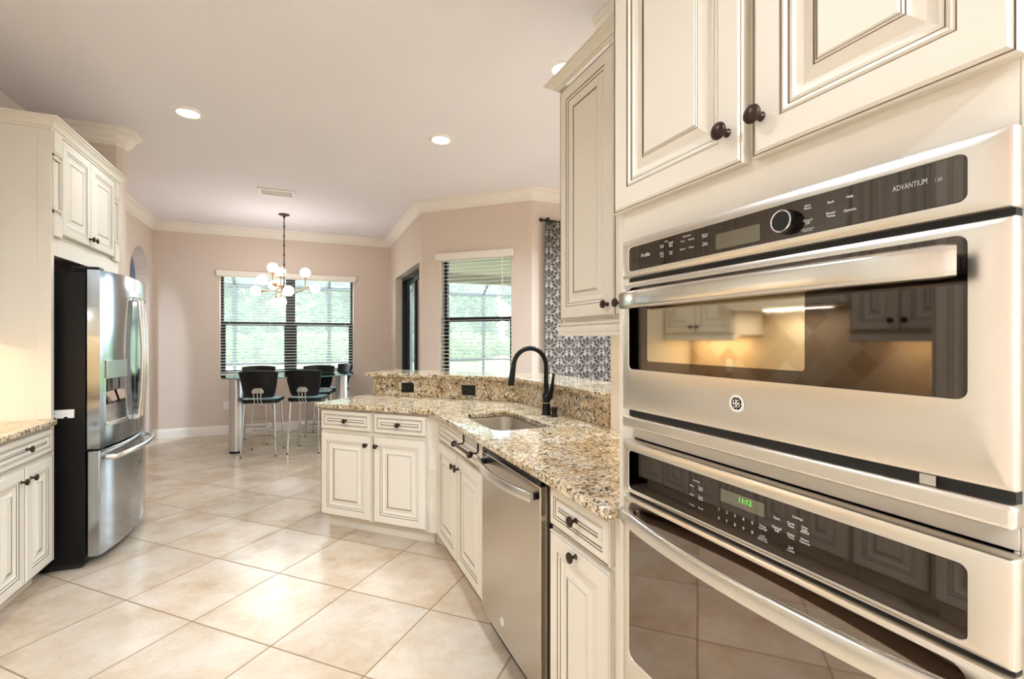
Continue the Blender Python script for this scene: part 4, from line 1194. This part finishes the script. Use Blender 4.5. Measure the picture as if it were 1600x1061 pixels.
st = thing('bar_stool', 'x', 'stool', (0, 0, 0), 0, 'black leather bar stools around the glass table')
SZ = 0.625
s = M()
seat = rrect(-0.205, 0.205, -0.185, 0.215, 0.07)
def ring_at(k, z, dip=0): return [(x * k, y * k, z + dip * (1 - (x / 0.205) ** 2)) for x, y in seat]
s.rings([ring_at(0.95, SZ), ring_at(1.0, SZ + 0.008), ring_at(1.0, SZ + 0.028), ring_at(0.93, SZ + 0.043, -0.004), ring_at(0.5, SZ + 0.040, -0.008), ring_at(0.05, SZ + 0.036, -0.008)], 0, True, True, True, [0, 0, 0, 1, 1, 1])
obj('seat', s, ['leather', 'seat_sheen'], st, angle=50)
b = M(); nb = 14; cols = []
for i in range(nb + 1):
    u = -1 + 2 * i / nb
    hw = []
    for j in range(9):
        v = j / 8
        w_ = 0.150 + 0.062 * v ** 0.7                       # narrower at the bottom
        z = 0.690 + 0.305 * v + (0.014 * (1 - u * u) if v > 0.9 else 0)
        y = -0.215 - 0.055 * v + 0.060 * u * u
        hw.append((u * w_, y, z))
    cols.append(hw)
o = len(b.v)
for off in (0.0, 0.032):
    for hw in cols:
        for x, y, z in hw: b.v.append((x, y + off, z))
NN = (nb + 1) * 9
def q_(i, j, s): return s * NN + i * 9 + j
for i in range(nb):
    for j in range(8):
        b.face((q_(i, j, 0), q_(i + 1, j, 0), q_(i + 1, j + 1, 0), q_(i, j + 1, 0)), 0)
        b.face((q_(i, j, 1), q_(i, j + 1, 1), q_(i + 1, j + 1, 1), q_(i + 1, j, 1)), 1)
    b.face((q_(i, 0, 0), q_(i, 0, 1), q_(i + 1, 0, 1), q_(i + 1, 0, 0))); b.face((q_(i, 8, 0), q_(i + 1, 8, 0), q_(i + 1, 8, 1), q_(i, 8, 1)))
for j in range(8):
    b.face((q_(0, j, 0), q_(0, j + 1, 0), q_(0, j + 1, 1), q_(0, j, 1))); b.face((q_(nb, j, 0), q_(nb, j, 1), q_(nb, j + 1, 1), q_(nb, j + 1, 0)))
obj('backrest', b, ['leather', 'leather'], st, bevel=0.008, seg=3, angle=60)
pl = M().prism_y([(-0.062, 0.745), (0.062, 0.745), (0.062, 0.775), (0.035, 0.805), (-0.035, 0.805), (-0.062, 0.775)], -0.236, -0.2285)
obj('back_plate', pl, 'satin_chrome', st, bevel=0.002)
for x in (-0.036, 0.0, 0.036):
    obj('back_rod', M().tube([(x, -0.240, 0.795), (x, -0.243, 0.74), (x, -0.236, 0.68), (x, -0.215, 0.630), (x, -0.16, 0.614), (x, 0.0, 0.612)], 0.0065, 8), 'chrome', st)
obj('seat_frame', M().tube([(-0.165, -0.165, 0.612), (0.165, -0.165, 0.612), (0.165, 0.175, 0.612), (-0.165, 0.175, 0.612), (-0.165, -0.165, 0.612)], 0.0075, 8), 'chrome', st)
feet = {}
for sx in (-1, 1):
    for sy, yy in ((-1, -0.165), (1, 0.175)):
        top = (sx * 0.160, yy, 0.618); bot = (sx * 0.185, yy + sy * 0.040, 0.006)
        lg = obj('leg', M().tube([top, bot], 0.0105, 10), 'chrome', st)
        obj('foot_cap', M().lathe([(0.0005, 0), (0.011, 0), (0.011, 0.014), (0.0005, 0.014)], (bot[0], bot[1], 0), 'z', 10), 'black_plastic', lg)
        feet[(sx, sy)] = (top, bot)
def on(a, z):
    t, bt_ = feet[a]; k = (t[2] - z) / (t[2] - bt_[2])
    return tuple(t[i] + (bt_[i] - t[i]) * k for i in range(3))
for a, c_, z in (((-1, -1), (-1, 1), 0.17), ((1, -1), (1, 1), 0.17), ((-1, 1), (1, 1), 0.24), ((-1, -1), (1, -1), 0.24)):
    obj('foot_rail', M().tube([on(a, z), on(c_, z)], 0.0065, 8), 'chrome', st)
stools = [((-0.475, 6.435), -10, 'black leather bar stool with its back to us by the left table column'),
          ((0.03, 6.40), -18, 'black leather bar stool with its back to us nearest the granite peninsula'),
          ((-0.62, 7.16), 172, 'black leather bar stool across the table, behind the near stool by the left column'),
          ((0.13, 7.03), 168, 'black leather bar stool across the table, partly behind the near stool by the peninsula'),
          ((0.36, 7.50), 112, 'black leather bar stool behind the right table column, rightmost of the stools')]
for i, ((x, y), deg, lab) in enumerate(stools):
    r = st if i == 0 else dup(st)
    r.location = (x, y, 0); r.rotation_euler = (0, 0, math.radians(deg)); r['label'] = lab

ch = thing('chandelier', 'bronze branched chandelier with lit white glass globes over the table', 'chandelier', (-0.262, 6.842, HC))
obj('canopy', M().lathe([(0.0005, -0.0005), (0.068, -0.0005), (0.070, -0.006), (0.060, -0.014), (0.018, -0.026), (0.012, -0.05), (0.0005, -0.05)], (0, 0, 0), 'z', 28), 'bronze', ch)
rod_ = M().tube([(0, 0, -0.03), (0, 0, -0.93)], 0.0065, 10)
for i in range(7):
    rod_.lathe([(0.0066, -0.012), (0.0115, -0.006), (0.0115, 0.006), (0.0066, 0.012)], (0, 0, -0.16 - i * 0.123), 'z', 12)
obj('stem', rod_, 'bronze', ch)
HZ = -0.975
obj('hub', M().lathe([(0.0005, -0.05), (0.014, -0.045), (0.024, -0.02), (0.030, 0.0), (0.024, 0.02), (0.012, 0.05), (0.0005, 0.055)], (0, 0, HZ), 'z', 20), 'brass', ch)
ca_, sa_ = math.cos(math.radians(23.5)), math.sin(math.radians(23.5))
# (sideways, up, away) of each globe from the hub and which way its socket points
GL = [(-0.128, 0.250, 0.17, 'up'), (-0.088, 0.262, -0.12, 'up'), (0.232, 0.228, 0.10, 'up'), (0.382, 0.020, 0.05, 'out'), (0.190, -0.050, -0.28, 'out'),
      (0.058, -0.182, -0.20, 'down'), (-0.137, -0.175, 0.06, 'down'), (-0.304, -0.033, -0.12, 'out'), (-0.117, 0.080, -0.32, 'out'), (-0.254, 0.080, 0.22, 'out')]
for sx_, up_, aw_, kind in GL:
    w = Vector((sx_ * ca_ + aw_ * sa_, -sx_ * sa_ + aw_ * ca_, HZ + up_))
    hv = Vector((w.x, w.y, 0)); hd = hv.normalized()
    hub = Vector((0, 0, HZ))
    if kind == 'out':
        dirv = hd
        end = w - hd * 0.075
        pts = [hub, hub + hd * 0.05 + Vector((0, 0, 0.045)), hub + hd * 0.10 + Vector((0, 0, 0.030)), hub + hd * 0.13 + Vector((0, 0, up_ * 0.5)), Vector((hd.x * hv.length * 0.62, hd.y * hv.length * 0.62, HZ + up_)), end]
    else:
        sg = 1 if kind == 'up' else -1
        dirv = Vector((0, 0, sg))
        end = w - dirv * 0.075
        foot = Vector((w.x, w.y, HZ + 0.0))
        pts = [hub, hub + hd * 0.04 - Vector((0, 0, sg * 0.04)), hub + hd * 0.09 - Vector((0, 0, sg * 0.045)), foot - hd * 0.03 - Vector((0, 0, sg * 0.01)), foot + Vector((0, 0, sg * 0.03)), end]
    arm = obj('arm', M().tube([tuple(p) for p in pts], 0.0062, 8), 'brass', ch, angle=60)
    p0 = end - dirv * 0.012
    obj('socket', M().tube([tuple(p0), tuple(end), tuple(end + dirv * 0.004), tuple(end + dirv * 0.016), tuple(end + dirv * 0.017)], [0.010, 0.014, 0.027, 0.029, 0.02], 16), 'brass', arm)
    obj('globe', M().ball(tuple(w), 0.063, 22, 14), 'globe', arm)

# ------------------------------------------------------------------ outside: lanai, screen cage, lawn and woods
struct('lanai_deck', M().box(-6, 14, BACK + 0.16, 13.2, -0.10, -0.02).prism([(AX + 0.16, BACK + 0.16), (AX + 0.16, AY + 0.10), (BX + 0.10, BY + 0.16), (14, BY + 0.16), (14, BACK + 0.16)], -0.10, -0.02), 'pavers')
struct('lanai_roof', M().prism([(AX + 0.16, 9.6), (AX + 0.16, AY + 0.10), (BX + 0.10, BY + 0.16), (12, BY + 0.16), (12, 9.6)], 2.72, 2.90).box(AX + 0.16, 12, 9.45, 9.6, 2.55, 2.72), 'soffit')
struct('lawn', M().box(-45, 60, 13.2, 31, -0.35, -0.15), 'grass')
struct('woodland_floor', M().box(-45, 60, 31, 75, -0.40, -0.20), 'earth')
cg = thing('screen_enclosure', 'bronze framed insect-screen cage around the lanai seen through the windows', 'screen enclosure', (0, 13.0, 0))
for i in range(-3, 6):
    x = 0.54 + 2.10 * i
    obj('post', M().box(x - 0.038, x + 0.038, -0.025, 0.025, -0.0195, 2.69), 'frame_charcoal', cg, smooth=False)
    obj('roof_beam', M().prism_x([(-0.02, 2.66), (-1.5, 3.72), (-5.0, 3.72), (-5.0, 3.79), (-1.53, 3.79), (-0.02, 2.73)], x - 0.03, x + 0.03), 'frame_charcoal', cg, smooth=False)
rl = M()
for z, hgt in ((0.03, 0.05), (0.79, 0.05), (2.66, 0.07)):
    rl.box(-6, 12.0, -0.020, 0.020, z - hgt / 2, z + hgt / 2)
rl.box(-6, 12, -1.53, -1.49, 3.70, 3.76)
obj('rail', rl, 'frame_charcoal', cg, smooth=False)
sc = M().add([(-6, 0.0, 0.0), (12, 0.0, 0.0), (12, 0.0, 2.66), (-6, 0.0, 2.66)], [(0, 1, 2, 3)]).add([(-6, -0.02, 2.70), (12, -0.02, 2.70), (12, -1.5, 3.75), (-6, -1.5, 3.75)], [(0, 1, 2, 3)])
obj('screen_panel', sc, 'screen', cg, smooth=False)

rnd = random.Random(5)
def leaf_cloud(blobs, n, size):
    mb = M()
    for k in range(n):
        cx, cy, cz, rx, ry, rz = blobs[rnd.randrange(len(blobs))]
        while True:
            a, b_, c_ = rnd.uniform(-1, 1), rnd.uniform(-1, 1), rnd.uniform(-1, 1)
            d2 = a * a + b_ * b_ + c_ * c_
            if 0.25 < d2 < 1: break
        p = Vector((cx + a * rx, cy + b_ * ry, cz + c_ * rz))
        ax = Vector((rnd.gauss(0, 1), rnd.gauss(0, 1), rnd.gauss(0, 0.6))).normalized()
        bx_ = ax.cross(Vector((rnd.gauss(0, 1), rnd.gauss(0, 1), rnd.gauss(0, 1)))).normalized()
        s_ = size * rnd.uniform(0.6, 1.3)
        mb.add([p + ax * s_, p + bx_ * s_ * 0.45, p - ax * s_, p - bx_ * s_ * 0.45], [(0, 1, 2, 3)])
    return mb
tree_kinds = []
for kk in range(3):
    hgt = (11.0, 13.5, 9.5)[kk]
    tm = M().tube([(0, 0, 0), (0.15, 0.1, hgt * 0.25), (-0.1, 0, hgt * 0.5), (0.2, 0, hgt * 0.8)], [0.34, 0.26, 0.20, 0.06], 10)
    blobs = []
    for j in range(13):
        a = j * 2.4; r_ = rnd.uniform(0.5, 1.55); z = hgt * rnd.uniform(0.14, 0.92)
        e = (r_ * math.cos(a), r_ * math.sin(a), z)
        tm.tube([(0, 0, z * 0.72), (e[0] * 0.5, e[1] * 0.5, z * 0.9), e], [0.14, 0.09, 0.03], 6)
        blobs.append((e[0], e[1], e[2], 1.5, 1.5, 1.3))
    crown = leaf_cloud(blobs, 3600, 0.34)
    tree_kinds.append((tm.mesh('trunk', 'trunk'), crown.mesh('crown', 'leaf', False)))
shrub_mesh = leaf_cloud([(0, 0, 0.9, 1.6, 1.3, 1.25), (1.1, 0.2, 0.9, 1.1, 1, 0.75), (-1.1, -0.1, 1.0, 1.2, 1, 1.15)], 2200, 0.17).mesh('foliage', 'leaf2', False)
shrub_stem = M().tube([(0, 0, 0), (0.1, 0, 0.5), (0.3, 0.1, 1.1)], [0.05, 0.04, 0.02], 7).mesh('stem', 'trunk')
tl = 'leafy woodland tree beyond the lawn outside the windows'
spots = [(-12.0 + 6.3 * i, 40.5) for i in range(6)] + [(-8.8 + 6.3 * i, 47.3) for i in range(6)] + [(-13.0 + 6.3 * i, 54.0) for i in range(7)] + [(-9.9 + 6.3 * i, 61.0) for i in range(6)]
for i, (x, y) in enumerate(spots):
    t_ = thing('woodland_tree', tl, 'tree', (x, y, -0.21), PI * (i % 2), 'woodland trees beyond the lawn')
    a, b_ = tree_kinds[i % 3]
    link('trunk', a, t_); link('crown', b_, t_)
for i in range(7):
    t_ = thing('woodland_shrub', 'low green shrub at the edge of the woods beyond the lawn', 'shrub', (-10.5 + 5.2 * i, 32.8, -0.21), PI * (i % 2), 'shrubs along the edge of the woods')
    link('stem', shrub_stem, t_); link('foliage', shrub_mesh, t_)
    t_ = dup(t_, (-7.9 + 5.2 * i, 35.6, -0.21))
